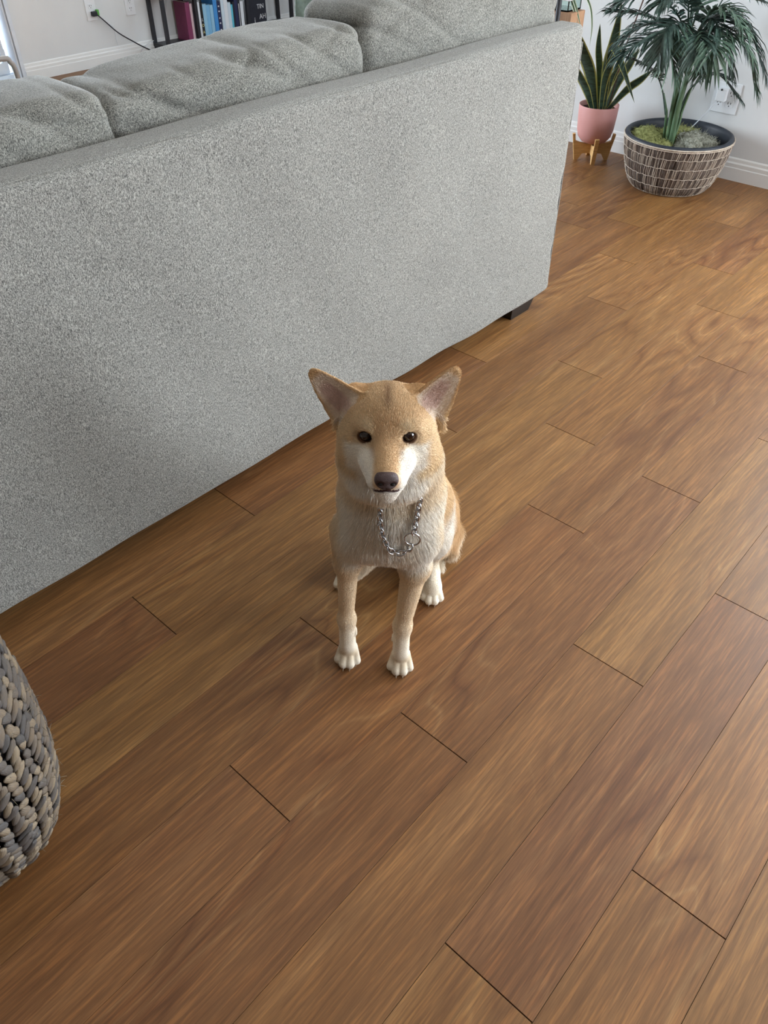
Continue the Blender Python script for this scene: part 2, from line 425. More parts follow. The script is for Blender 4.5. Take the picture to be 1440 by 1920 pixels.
def sofa_to_world(x, y, z):
    c, s = math.cos(RZ), math.sin(RZ); return (2.172+x*c-y*s, 1.208+x*s+y*c, z)
def noise3(P, s, seed=0):
    return np.array([noise.noise(Vector((p[0]*s+seed, p[1]*s+seed*2, p[2]*s))) for p in P])
def back_cushion(xc, w, seed, label, hgt=.43, lean=.0, lift=0, dent=None, drop_l=0., drop_r=0.):
    r = .036; dy = .21
    def fn(P, N):
        Q = P.copy(); X = P[:, 0]/(w/2); Z = P[:, 2]/(hgt/2)
        # belly of the rear face, sloping shoulders
        face = np.sign(P[:, 1])
        Q[:, 1] += face*.020*(1-X**2)*(1-Z**2)
        sh = np.clip(Z, 0, 1)**2
        Q[:, 2] += sh*(-.006*np.abs(X)**8-drop_l*np.clip(-X, 0, 1)**2-drop_r*np.clip(X, 0, 1)**2)
        Q[:, 0] += np.sign(X)*(.010*(1-Z**2)-.004*np.clip(Z, 0, 1)**4)*np.abs(X)**2
        top = np.clip((Z+.25)/1.1, 0, 1)
        patch = ss01(noise3(P, 4.5, seed+9)*1.6+.25)
        d = fold(P, 16, 30, seed, .014)*top*patch+fold(P, -9, 34, seed*2+1, .006)*top**2+fold(P, 30, 40, seed*3, .008)*top**1.5*ss01(noise3(P, 5, seed+30)*1.6+.3)
        lf = np.clip(-X*1.6-.5, 0, 1)
        d = d+fold(P, 9, -30, seed+2, .006)*lf*top
        nz = noise3(P, 7, seed)*.005+noise3(P, 22, seed+5)*.0012
        d = d+nz
        NN = N.copy(); z0 = np.linalg.norm(NN, axis=1) < .1; NN[z0, 1] = face[z0]
        Q -= NN*(d[:, None]-.002)
        if dent is not None:
            dx, dw, dd = dent
            Q[:, 2] -= dd*np.exp(-((P[:, 0]-dx)/dw)**2)*np.clip(Z, 0, 1)
            Q[:, 1] += .5*dd*np.exp(-((P[:, 0]-dx)/dw)**2)*np.clip(Z, 0, 1)*(P[:, 1] < 0)
        # leaning slightly toward the seat
        Q[:, 1] += lean*(Q[:, 2]+hgt/2)
        return Q
    mb = rounded_box(w, dy, hgt, r, .0068, fn)
    root = mb.build('sofa_cushion', M['tweed_soft'], None)
    root.location = sofa_to_world(xc, .086+dy/2+.016, .90-hgt/2+lift); root.rotation_euler = (0, 0, RZ)
    tag(root, label, 'cushion', 'back cushions of the grey sofa')
    # piping seam down the side
    return root
back_cushion(-1.712, .65, 1.3, 'grey back cushion at the left end of the sofa, with a pinched, folded top corner', hgt=.38, lift=-.018, dent=(.03, .055, .026), drop_l=.01)
back_cushion(-1.078, .652, 4.1, 'grey middle back cushion of the sofa, plump with diagonal creases', hgt=.39, lift=-.012, drop_l=.0, drop_r=.0).rotation_euler.y = -.045
back_cushion(-.375, .765, 7.7, 'grey right-hand back cushion of the sofa, tallest one nearest the plants', hgt=.42, lift=.055, drop_l=.035)
for i, xc in enumerate((-1.77, -1.11, -.45)):
    def sf(P, N):
        Q = P.copy(); Q[:, 2] += .015*(1-(P[:, 0]/.32)**2)*(1-(P[:, 1]/.3)**2)*(P[:, 2] > 0); return Q
    s = rounded_box(.645, .52, .15, .035, .03, sf).build('seat_cushion', M['tweed_soft'])
    s.location = sofa_to_world(xc, .64, .385); s.rotation_euler = (0, 0, RZ)
    tag(s, ['grey seat cushion at the left end of the sofa', 'grey seat cushion in the middle of the sofa', 'grey seat cushion at the right end of the sofa'][i], 'cushion', 'seat cushions of the grey sofa')
# sage throw pillow + small red-dotted white pillow peeking over the middle cushion
M['sage'] = simple_noise('sage_linen', (118,136,130), (150,166,158), 60, .9, .15, sheen=.2, bumps=.2)
def throw_pillow(name, label, m, size, loc, rot, seed):
    def fn(P, N):
        Q = P.copy(); X = P[:, 0]/(size[0]/2); Z = P[:, 2]/(size[2]/2)
        puff = .22+.78*np.clip(1-X**4, 0, 1)*np.clip(1-Z**4, 0, 1)
        Q[:, 1] *= puff; Q[:, 1] -= fold(P, 24, 14, seed, .012)*np.sign(P[:, 1]); Q[:, 2] += noise3(P, 9, seed)*.012
        return Q
    o = rounded_box(size[0], size[1], size[2], size[1]*.45, .012, fn).build(name, m)
    o.location = loc; o.rotation_euler = rot; return tag(o, label, 'pillow')
throw_pillow('throw_pillow', 'crumpled sage green pillow showing above the middle sofa cushion', M['sage'], (.42, .13, .38), (1.755, 1.69, .69), (-.25, .25, .05), 2)

# ------------------------------------------------------------------ bookshelf, books
YS0, YS1 = 5.055, 5.205
shelf = empty('bookshelf', (3.49, 5.13, 0)); tag(shelf, 'narrow black shelving unit against the back wall, holding books', 'shelf')
def sbox(name, x0, x1, y0, y1, z0, z1, m, parent, off=(3.49, 5.13, 0), bev=0):
    g = MB(); c, d = span(x0, x1, y0, y1, z0, z1); g.box((c[0]-off[0], c[1]-off[1], c[2]-off[2]), d, bev=bev); return g.build(name, m, parent, smooth=False)
for x in (3.49, 3.75, 4.20, 4.62):
    for y in (YS0, YS1): sbox('post', x-.011, x+.011, y-.011, y+.011, 0, 1.35, M['black_metal'], shelf)
M['shelf_wood'] = simple_noise('shelf_wood', (128,98,74), (150,118,92), 20, .6, .3, (1, 12, 1))
for z, m in ((.055, M['black_metal']), (.335, M['shelf_wood']), (.62, M['shelf_wood']), (.92, M['shelf_wood']), (1.22, M['shelf_wood'])):
    sbox('shelf_board', 3.475, 4.635, YS0-.013, YS1+.002, z, z+.018, m, shelf)
def book(x0, w, z1, color, label, lean=0., depth=.125, page=(226,222,210), z0=.0732, title=None, y0=None):
    y0 = YS0+.012 if y0 is None else y0
    o = empty('book', (x0+w/2, y0, z0)); h = z1-z0
    g = MB(); t = .0022
    g.box((-w/2+t/2, depth/2, h/2), (t, depth, h)); g.box((w/2-t/2, depth/2, h/2), (t, depth, h)); g.box((0, t/2, h/2), (w-2*t, t, h))
    g.build('cover', M[color], o, smooth=False)
    p = MB(); p.box((0, depth/2, h/2), (w-2*t-.0004, depth-2*t-.003, h-.006)); p.build('pages', M['paper'], o, smooth=False)
    o.rotation_euler = (0, lean, 0); tag(o, label, 'book', 'books on the lower shelf'); return o
for k, c in dict(bk_mag=(128,56,92), bk_pink=(232,208,216), bk_white=(226,232,238), bk_black=(18,20,22), bk_pale=(150,198,226), bk_sky=(128,186,226), bk_blue=(70,146,214), bk_navy=(38,44,82), bk_ice=(205,222,234), bk_dark=(32,36,48), bk_cyan=(96,190,214), paper=(226,224,214)).items():
    M[k] = simple_noise(k, tuple(max(0, v-6) for v in c), c, 40, .5, .4)
bks = [
 (3.676, .036, .296, 'bk_mag', 'magenta book left of the pink one, beside the empty part of the shelf', 0),
 (3.7135, .018, .285, 'bk_pink', 'thin pale pink book squeezed against the shelf post', 0),
 (3.768, .027, .288, 'bk_white', 'white book just right of the shelf post', 0),
 (3.7955, .022, .280, 'bk_black', 'black book with cream letters between a white and a pale blue book', 0),
 (3.818, .029, .270, 'bk_pale', 'pale blue book right of the black lettered one', 0),
 (3.8475, .030, .262, 'bk_sky', 'sky blue book, second of the light blue ones', 0),
 (3.880, .026, .258, 'bk_pale', 'slim pale blue book leaning beside the bright blue one', 0),
 (3.9095, .032, .292, 'bk_blue', 'bright blue book, tallest of the blue ones', 0),
 (3.943, .027, .270, 'bk_navy', 'dark navy book with white spots on its spine', 0),
 (3.975, .026, .288, 'bk_ice', 'tall icy white book right of the navy one', 0),
 (4.002, .032, .275, 'bk_white', 'thick white book in the middle of the white ones', 0),
 (4.035, .026, .255, 'bk_ice', 'shorter white book right of the thick white one', 0),
 (4.062, .016, .240, 'bk_cyan', 'small cyan book, shortest on the shelf', 0),
 (4.079, .015, .255, 'bk_dark', 'thin charcoal book beside the small cyan one', 0),
 (4.0955, .027, .268, 'bk_navy', 'navy book second from the right post', 0),
 (4.1235, .022, .262, 'bk_dark', 'dark slate book with a white spine line', 0),
 (4.1465, .028, .250, 'bk_white', 'white book nearest the right post', 0)]
books = {}
for x0, w, z1, c, lb, ln in bks: books[lb] = book(x0, w, z1, c, lb, ln)
def text(body, size, m, parent, loc, rot, name='lettering', ext=.0002):
    cu = bpy.data.curves.new(name, 'FONT'); cu.body = body; cu.size = size; cu.extrude = ext; cu.align_x = 'CENTER'; cu.align_y = 'CENTER'
    t = bpy.data.objects.new(name, cu); COL.objects.link(t); dg = bpy.context.evaluated_depsgraph_get(); dg.update()
    me = bpy.data.meshes.new_from_object(t.evaluated_get(dg)); bpy.data.objects.remove(t)
    o = obj(name, me, m, parent, loc); o.rotation_euler = rot; return o
M['cream_ink'] = mat('cream_ink', (224,214,150), .6); M['white_ink'] = mat('white_ink', (220,222,226), .6)
b = books['black book with cream letters between a white and a pale blue book']
for i, (ch, z) in enumerate((('L', .108), ('O', .075), ('A', .035))): text(ch, .024, M['white_ink'] if i == 0 else M['cream_ink'], b, (0, -.0004, z), (PI/2, 0, 0))
b = books['dark navy book with white spots on its spine']
for z in (.03, .07, .1, .14, .17):
    g = MB(); g.box((0, -.0003, z), (.011, .0006, .008)); g.build('spine_mark', M['white_ink'], b, smooth=False)
b = books['dark slate book with a white spine line']
g = MB(); g.box((0, -.0003, .09), (.005, .0006, .15)); g.build('spine_mark', M['white_ink'], b, smooth=False)
# black book facing outward with broken title
fb = empty('book', (4.305, YS0+.03, .0732)); g = MB(); g.box((0, 0, .088), (.165, .028, .176)); g.build('cover', M['bk_dark'], fb, smooth=False)
g = MB(); g.box((0, .0, .1762), (.158, .022, .004)); g.build('pages', M['paper'], fb, smooth=False)
text('TIN', .040, M['white_ink'], fb, (.03, -.0145, .125), (PI/2, 0, 0)); text('AH', .044, M['white_ink'], fb, (.045, -.0145, .062), (PI/2, 0, 0)); text('i', .05, M['white_ink'], fb, (-.03, -.0145, .045), (PI/2, 0, 0))
tag(fb, 'black book turned cover outward with white capital letters', 'book', 'books on the lower shelf')

# picture leaning at the far right of the back wall
pf = empty('picture_frame', (5.03, YB-.03, 0)); g = MB(); W2 = .18
for c, d in (span(-W2, -W2+.016, -.012, .012, 0, .9), span(W2-.016, W2, -.012, .012, 0, .9), span(-W2+.016, W2-.016, -.012, .012, 0, .016), span(-W2+.016, W2-.016, -.012, .012, .884, .9)): g.box(c, d)
g.build('frame', M['bk_dark'], pf, smooth=False); g = MB(); g.box((0, .004, .45), (2*W2-.032, .006, .868)); g.build('canvas', simple_noise('cream_canvas', (232,218,178), (240,228,190), 5, .8), pf, smooth=False)
tag(pf, 'tall cream picture in a dark frame standing against the back wall', 'picture')

# ------------------------------------------------------------------ outlets and cords
M['plastic'] = mat('white_plastic', (228,232,236), .4); M['slot'] = mat('outlet_slot', (40,44,50), .6)
M['black_rubber'] = mat('black_rubber', (18,22,32), .55); M['green_plastic'] = mat('green_plastic', (96,170,80), .5); M['white_cord'] = mat('white_cord', (215,220,226), .5)
def outlet(name, loc, rz, label, gangs=1, h=.115):
    o = empty(name, loc, rz); w = .072*gangs if gangs == 1 else .116
    g = MB(); g.box((0, -.003, 0), (w, .006, h), bev=.002); g.build('cover_plate', M['plastic'], o, smooth=False)
    for i in range(gangs):
        x = 0 if gangs == 1 else (-.023+.046*i)
        for z in (-.020, .020):
            s = MB(); s.box((x, -.0065, z), (.032, .003, .028), bev=.001); s = s.build('socket', M['plastic'], o, smooth=False)
            t = MB(); t.box((x-.006, -.0082, z+.003), (.0025, .001, .009)); t.box((x+.006, -.0082, z+.003), (.0025, .001, .007)); t.box((x, -.0082, z-.008), (.004, .001, .004)); t.build('slot', M['slot'], s, smooth=False)
    return tag(o, label, 'outlet')
outlet('wall_outlet', (3.065, YB, .312), 0, 'white wall outlet with black plug on the back wall, left of the other one')
o2 = outlet('wall_outlet', (3.352, YB, .306), 0, 'white wall plate on the back wall nearest the bookshelf, nothing plugged in')
outlet('wall_outlet', (XR, 1.362, .316), -PI/2, 'white double outlet on the right wall behind the palm', 2, .118)
pl = empty('power_cord', (3.072, YB-.008, .292))
g = MB(); g.box((0, -.014, 0), (.034, .028, .026), bev=.004); g.build('plug', M['black_rubber'], pl, smooth=False)
g = MB(); g.box((.026, -.012, .004), (.014, .022, .034), bev=.003); g.build('green_tag', M['green_plastic'], pl, smooth=False)
pth = catmull([(3.09, YB-.028, .285), (3.13, YB-.035, .245), (3.20, YB-.05, .175), (3.30, YB-.055, .11), (3.38, YB-.045, .065), (3.47, YB-.04, .025), (3.60, YB-.03, .008)], 6)
g = MB(); g.tube([(p.x-3.072, p.y-(YB-.008), p.z-.292) for p in pth], .0038, 8); g.build('cord', M['black_rubber'], pl)
tag(pl, 'black power cord hanging from the back wall outlet down to the bookshelf', 'cord')
wc = MB(); wc.tube(catmull([(3.10, YB-.012, .28), (3.14, YB-.02, .24), (3.19, YB-.02, .20), (3.195, YB-.018, .13), (3.20, YB-.02, .10)], 6), .0022, 6)
o = wc.build('white_cable', M['white_cord']); tag(o, 'short thin white cable hanging below the black plug', 'cable')
wc = MB(); wc.tube(catmull([(3.33, YB-.03, .012), (3.37, YB-.03, .05), (3.42, YB-.028, .075), (3.47, YB-.03, .09)], 6), .0022, 6)
o = wc.build('white_cable', M['white_cord']); tag(o, 'white cable end rising from the floor beside the shelf post', 'cable')
wc = MB(); wc.tube(catmull([(3.61, YB-.012, .52), (3.645, YB-.02, .40), (3.63, YB-.02, .28), (3.585, YB-.02, .20), (3.572, YB-.02, .12)], 6), .0022, 6)
o = wc.build('white_cable', M['white_cord']); tag(o, 'thin white cable hanging on the wall behind the empty shelf bay', 'cable')
ch = empty('charger', (XR-.008, 1.375, .33))
g = MB(); g.box((-.014, 0, 0), (.028, .042, .05), bev=.004); g.build('body', M['plastic'], ch, smooth=False)
g = MB(); g.tube([(-.028, .0, .022), (-.031, 0, .022)], .004, 10); g.build('indicator', M['slot'], ch)
pth = catmull([(-.02, .015, -.03), (-.05, .055, -.10), (-.06, .11, -.17), (-.05, .17, -.20), (-.04, .22, -.22), (-.03, .30, -.28), (-.02, .36, -.318)], 6)
g = MB(); g.tube(pth, .0022, 6); g.build('cord', M['white_cord'], ch)
tag(ch, 'white plug-in charger with a thin white cord behind the palm', 'charger')

# ------------------------------------------------------------------ chair at the far left (bent tube frame, teal cushion)
M['taupe_tube'] = simple_noise('taupe_tube', (150,144,142), (166,160,156), 20, .45, .5); M['teal'] = simple_noise('teal_cloth', (96,136,136), (110,150,148), 80, .85, .2, sheen=.2)
chr_ = empty('lounge_chair', (1.36, 3.75, 0))
for y in (-.28, .25):
    g = MB(); g.tube(catmull([(.285, y, .01), (.285, y, .2), (.285, y, .44), (.272, y, .49), (.235, y, .507), (.0, y, .507), (-.235, y, .507), (-.28, y, .48), (-.285, y, .4), (-.285, y, .2), (-.285, y, .01)], 5), .0105, 12); g.build('arm_frame', M['taupe_tube'], chr_)
for x in (-.285, .285):
    g = MB(); g.tube([(x, -.28, .22), (x, .25, .22)], .009, 10); g.build('side_rail', M['taupe_tube'], chr_)
rounded_box(.50, .48, .10, .03, .03).build('seat', M['teal'], chr_, loc=(0, 0, .28))
g = rounded_box(.44, .09, .24, .03, .03); o = g.build('backrest', M['teal'], chr_, loc=(-.02, -.25, .38)); o.rotation_euler = (.12, 0, 0)
tag(chr_, 'low chair with bent taupe tube arms and teal cushions by the glass door', 'chair')

# ------------------------------------------------------------------ palm in wicker basket
BX, BY = 3.50, 1.43
palm = empty('potted_palm', (BX, BY, 0)); tag(palm, 'bushy green palm with moss in a low round wicker basket', 'potted plant')
M['pot_dark'] = simple_noise('dark_pot', (38,44,54), (48,54,64), 12, .5, .4)
M['reed_dark'] = simple_noise('dark_reed', (80,72,68), (136,124,116), 60, .8, .2, (1, 1, .2)); M['reed_light'] = simple_noise('light_reed', (178,164,150), (214,204,190), 90, .75, .2)
prof = [(.160, .0), (.172, .012), (.190, .05), (.206, .10), (.218, .155), (.226, .205)]
g = MB(); g.lathe([(.0, .006)]+[(r-.004, z) for r, z in prof], 72); g.build('basket_wall', M['reed_dark'], palm)
g = MB(); g.lathe([(.222, .192), (.226, .206), (.223, .214), (.214, .217), (.206, .212), (.202, .20), (.196, .15), (.185, .09), (.0, .088)], 72); g.build('inner_pot', M['pot_dark'], palm)
def rad(z):
    for (r0, z0), (r1, z1) in zip(prof, prof[1:]):
        if z <= z1: return r0+(r1-r0)*(z-z0)/(z1-z0)
    return prof[-1][0]
lt, dk = MB(), MB(); rr = random.Random(5); NS = 270
for row in range(5):
    z0, z1 = .004+row*.0405, .004+(row+1)*.0405
    for k in range(NS):
        if rr.random() < .06: continue
        a = 2*PI*(k+rr.uniform(-.3, .3))/NS; tw = .020+rr.uniform(-.015, .015)
        pts = []
        for t in (0, .5, 1):
            z = z0+(z1-z0)*t; q = a+tw*t+row*.05; R = rad(z)+.0015+.002*math.sin(t*PI); pts.append((R*math.cos(q), R*math.sin(q), z))
        (lt if rr.random() < .5 else dk).tube(pts, rr.uniform(.0009, .0014), 4, cap=False)
for row in range(1, 5):
    z = .004+row*.0405; R = rad(z)+.0035
    lt.tube([((R+.0012*math.sin(k*2.1))*math.cos(2*PI*k/120), (R+.0012*math.sin(k*2.1))*math.sin(2*PI*k/120), z+.0012*math.sin(k*1.7)) for k in range(121)], .0011, 5, cap=False)
for z, R, rr_ in ((.2055, .2275, .0032), (.199, .2275, .0022), (.005, .164, .003)):
    lt.tube([(R*math.cos(2*PI*k/100), R*math.sin(2*PI*k/100), z) for k in range(101)], rr_, 6, cap=False)
o = lt.build('light_wicker', M['reed_light'], palm); o['kind'] = 'stuff'
o = dk.build('dark_wicker', M['reed_dark'], palm); o['kind'] = 'stuff'
def moss(name, blobs, m, parent, seed, strands, col_len=.014):
    mb = MB(); rg = random.Random(seed); top = MB()
    for (x, y, z, r) in blobs:
        bm = bmesh.new(); bmesh.ops.create_icosphere(bm, subdivisions=3, radius=1)
        for v in bm.verts:
            n = v.co.normalized(); d = r*(1+.35*noise.noise(n*2.3+Vector((seed, x*30, y*30)))+.22*noise.noise(n*6+Vector((seed, 0, 0))))
            v.co = Vector((x, y, z))+Vector((n.x*d*1.15, n.y*d*1.15, n.z*d*.75))
        bm.verts.ensure_lookup_table(); mb.add([tuple(v.co) for v in bm.verts], [tuple(q.index for q in f.verts) for f in bm.faces])
        for _ in range(strands):
            v = rg.choice(bm.verts); n = (v.co-Vector((x, y, z))).normalized()
            if n.z < -.1: continue
            d = (n+Vector((rg.gauss(0, .9), rg.gauss(0, .9), rg.gauss(0, .6)))).normalized(); L = col_len*rg.uniform(.5, 1.5)
            p = v.co-n*.003; mid = p+d*L*.5+Vector((rg.gauss(0, .003), rg.gauss(0, .003), rg.gauss(0, .003)))
            top.tube([p, mid, mid+(d+Vector((rg.gauss(0, .8), rg.gauss(0, .8), rg.gauss(0, .5)))).normalized()*L*.5], [.0011, .0010, .0005], 3, cap=False)
        bm.free()
    base = len(mb.v); mb.v += top.v; mb.f += [tuple(i+base for i in f) for f in top.f]
    o = mb.build(name, m, parent); o['kind'] = 'stuff'; return o
M['moss_green'] = simple_noise('green_moss', (104,108,64), (176,180,122), 90, .95, .1, bumps=.5); M['moss_grey'] = simple_noise('grey_lichen', (112,112,98), (182,184,172), 110, .95, .1, bumps=.5)
moss('green_moss', [(-.09, .115, .175, .05), (-.13, .06, .165, .045), (-.10, .03, .168, .04), (-.045, .13, .182, .052), (-.145, .10, .17, .03), (.0, .14, .18, .04)], M['moss_green'], palm, 3, 420)
moss('green_moss', [(.06, .03, .185, .05), (.09, -.0, .185, .04), (.03, .06, .18, .045)], M['moss_green'], palm, 8, 380)
moss('grey_moss', [(.02, -.05, .175, .058), (-.03, -.08, .165, .048), (.05, -.10, .17, .048), (-.06, -.045, .158, .038), (.0, -.135, .165, .034), (.065, -.05, .18, .04)], M['moss_grey'], palm, 5, 480)
palm.children[-1]['label'] = 'tuft of grey curly lichen'

M['palm_leaf'] = simple_noise('palm_leaf', (44,64,58), (82,106,98), 45, .38, .5, (1, 1, 1)); M['palm_leaf2'] = simple_noise('palm_leaf_light', (62,88,76), (106,132,114), 45, .38, .5)
M['stalk'] = simple_noise('green_stalk', (52,78,56), (104,132,96), 30, .5, .4, (1, 1, .2))
def frond(pts, L=.115, n=30, width=.0115, m='palm_leaf', parent=palm, start=.22, r0=.0035, seed=1, upn=Vector((0, 0, 1)), droop=.35):
    rg = random.Random(seed); org = Vector((BX, BY, 0)); C = catmull([Vector(p)-org for p in pts], 14); mb = MB(); N = len(C)
    mb.tube(C, [r0*(1-.75*i/N)+.0006 for i in range(N)], 6)
    def at(t):
        x = t*(N-1); i = min(int(x), N-2); return C[i].lerp(C[i+1], x-i), (C[i+1]-C[i]).normalized()
    for k in range(n):
        t = start+(1-start)*(k/(n-1))**.95; p, tg = at(t)
        side = tg.cross(upn); side = side.normalized() if side.length > .1 else Vector((1, 0, 0)); nm = side.cross(tg).normalized()
        env = math.sin(PI*min(1, .18+.82*(k/(n-1))*.86))**.6
        for s in (-1, 1):
            l = L*env*rg.uniform(.85, 1.12); ang = math.radians(62-38*(k/(n-1)))+rg.gauss(0, .07)
            d = (tg*math.cos(ang)+side*s*math.sin(ang)+nm*(.18+rg.gauss(0, .10))).normalized()
            wv = d.cross(nm).normalized(); w = width*rg.uniform(.85, 1.15)/2; dr = Vector((0, 0, -1))*l*droop*rg.uniform(.6, 1.3)
            P = [p, p+d*l*.33+dr*.06, p+d*l*.70+dr*.35, p+d*l+dr]; W = [w*.45, w, w*.8, 0.0]
            V = []
            for q, ww in zip(P, W):
                V += [q-wv*ww+nm*ww*.5, q, q+wv*ww+nm*ww*.5]
            mb.add(V[:10]+[], [(0,1,4,3), (1,2,5,4), (3,4,7,6), (4,5,8,7), (6,7,9), (7,8,9)])
    return mb.build('frond', M[m], parent)
FR = {
'f1': [(3.452,1.484,.522),(3.378,1.521,.611),(3.256,1.583,.658),(3.162,1.658,.672)],
'f2': [(3.461,1.474,.494),(3.375,1.495,.574),(3.262,1.546,.584),(3.183,1.604,.528)],
'f3': [(3.439,1.484,.288),(3.393,1.505,.394),(3.326,1.534,.469),(3.224,1.618,.522)],
'f4': [(3.449,1.457,.536),(3.317,1.454,.637),(3.229,1.463,.628),(3.203,1.462,.553)],
'f4b': [(3.468,1.466,.55),(3.328,1.472,.626),(3.268,1.45,.563),(3.269,1.418,.486)],
'f5': [(3.462,1.472,.569),(3.383,1.516,.664),(3.277,1.589,.729),(3.196,1.65,.698)],
'f6': [(3.462,1.472,.569),(3.45,1.486,.694),(3.417,1.523,.829),(3.342,1.576,.943)],
'f7': [(3.48,1.453,.55),(3.428,1.39,.646),(3.407,1.309,.597),(3.433,1.264,.49)],
'f8': [(3.478,1.455,.56),(3.524,1.403,.65),(3.59,1.299,.609),(3.648,1.204,.455)],
'f9': [(3.484,1.447,.285),(3.483,1.419,.392),(3.515,1.338,.447),(3.57,1.247,.364)],
'f10': [(3.487,1.445,.55),(3.517,1.41,.65),(3.548,1.376,.72),(3.621,1.264,.688)],
'f11': [(3.462,1.472,.569),(3.476,1.457,.712),(3.437,1.47,.848),(3.436,1.441,.945)],
'f12': [(3.48,1.453,.55),(3.417,1.373,.605),(3.345,1.311,.575),(3.32,1.308,.51)],
'f13': [(3.48,1.452,.532),(3.442,1.344,.614),(3.463,1.232,.563),(3.492,1.169,.429)],
'g1': [(3.465,1.48,.50),(3.42,1.55,.60),(3.38,1.63,.60),(3.34,1.70,.54)],
'g2': [(3.47,1.46,.54),(3.44,1.40,.66),(3.43,1.33,.68),(3.44,1.25,.62)],
'g3': [(3.46,1.47,.56),(3.40,1.48,.70),(3.33,1.50,.74),(3.25,1.52,.70)],
'g4': [(3.48,1.45,.52),(3.54,1.42,.62),(3.60,1.37,.62),(3.64,1.30,.52)],
'g5': [(3.465,1.465,.52),(3.39,1.41,.60),(3.33,1.38,.60),(3.29,1.36,.54)],
'g6': [(3.465,1.47,.57),(3.43,1.44,.72),(3.38,1.41,.80),(3.31,1.39,.80)],
'g7': [(3.47,1.47,.57),(3.50,1.50,.72),(3.52,1.52,.82),(3.55,1.53,.86)]}
for i, (k, p) in enumerate(FR.items()):
    kw = {}
    if k == 'f3': kw = dict(L=.075, n=20, width=.012, start=.45)
    if k == 'f9': kw = dict(L=.085, n=22, start=.35)
    if k == 'f10': kw = dict(L=.06, n=14, start=.72)
    frond(p, seed=i+3, m='palm_leaf2' if k in ('f4b', 'f12', 'f6', 'g2', 'f13', 'g6') else 'palm_leaf', **kw)
for p, r in (([(3.476,1.457,.10),(3.465,1.469,.337),(3.464,1.471,.494),(3.459,1.476,.587)], .013), ([(3.462,1.438,.10),(3.46,1.445,.321),(3.476,1.442,.477),(3.481,1.452,.569)], .0125),
             ([(3.484,1.478,.10),(3.461,1.488,.272),(3.443,1.493,.316),(3.429,1.509,.367)], .006), ([(3.452,1.45,.10),(3.468,1.43,.25),(3.484,1.435,.30),(3.483,1.419,.392)], .006)):
    C = catmull([Vector(q)-Vector((BX, BY, 0)) for q in p], 8); g = MB(); g.tube(C, [r*(1.05-.35*i/len(C)) for i in range(len(C))], 12); g.build('stem', M['stalk'], palm)

# ------------------------------------------------------------------ snake plant in pink pot on a wooden stand
SX, SY = 3.56, 1.86
snake = empty('snake_plant', (SX, SY, .075)); tag(snake, 'snake plant with yellow-edged upright leaves in a smooth pink pot', 'potted plant')
M['pink'] = simple_noise('pink_ceramic', (206,150,146), (214,160,156), 5, .45, .45); M['soil'] = simple_noise('dark_soil', (36,28,24), (58,46,38), 80, .95, .1, bumps=.6)
g = MB(); g.lathe([(.0, .002), (.035, .003), (.058, .012), (.075, .032), (.083, .06), (.087, .11), (.090, .165), (.0895, .168), (.0865, .166), (.084, .11), (.08, .10)], 64); g.build('pot', M['pink'], snake)
g = MB(); g.lathe([(.0, .148), (.04, .150), (.085, .146)], 32); g.build('soil', M['soil'], snake)
def snake_mat():
    m = mat('snake_leaf', rough=.4, spec=.45); t = NT(m); uv = t.n('ShaderNodeAttribute', attribute_name='across').outputs['Fac']
    oc = t.n('ShaderNodeTexCoord').outputs['Object']; f = t.noise(t.vmul(oc, (20, 20, 90)), 1., 3., .6, .6)
    body = t.ramp(f, [(.36, (26,46,36)), (.62, (58,86,70))]); e = t.ramp(uv, [(.72, 0.), (.82, 1.)])
    t.l(t.mix(e, body, (176,178,104)), t.b.inputs['Base Color']); return m
M['snake'] = snake_mat()
def blade(pts, w, parent, m, face=Vector((-.745, -.667, 0)), name='leaf', org=Vector((SX, SY, .075)), cup=.25, fold_=.0, thick=.0022):
    C = catmull([Vector(p)-org for p in pts], 8); N = len(C); V = []; F = []; A = []
    cols = [-1, -.75, -.35, 0, .35, .75, 1]
    for sgn in (1, -1):
        for i, p in enumerate(C):
            t = i/(N-1); tg = (C[min(i+1, N-1)]-C[max(i-1, 0)]).normalized(); side = tg.cross(face); side = side.normalized() if side.length > .05 else Vector((1, 0, 0)); nm = side.cross(tg).normalized()
            prof_ = (.45+.55*min(1, t/.35))*(1-max(0, (t-.45)/.55)**2.2)
            for c in cols:
                V.append(p+side*c*w/2*prof_+nm*(cup*w/2*prof_*c*c+sgn*thick/2*(1-abs(c)**4))); A.append(abs(c))
    n = len(cols)
    for s in range(2):
        for i in range(N-1):
            for j in range(n-1):
                a = s*N*n+i*n+j; q = (a, a+1, a+1+n, a+n); F.append(q if s == 0 else q[::-1])
    mb = MB(); mb.add(V, F); me = mb.mesh(name); at = me.attributes.new('across', 'FLOAT', 'POINT'); at.data.foreach_set('value', A)
    return obj(name, me, m, parent)
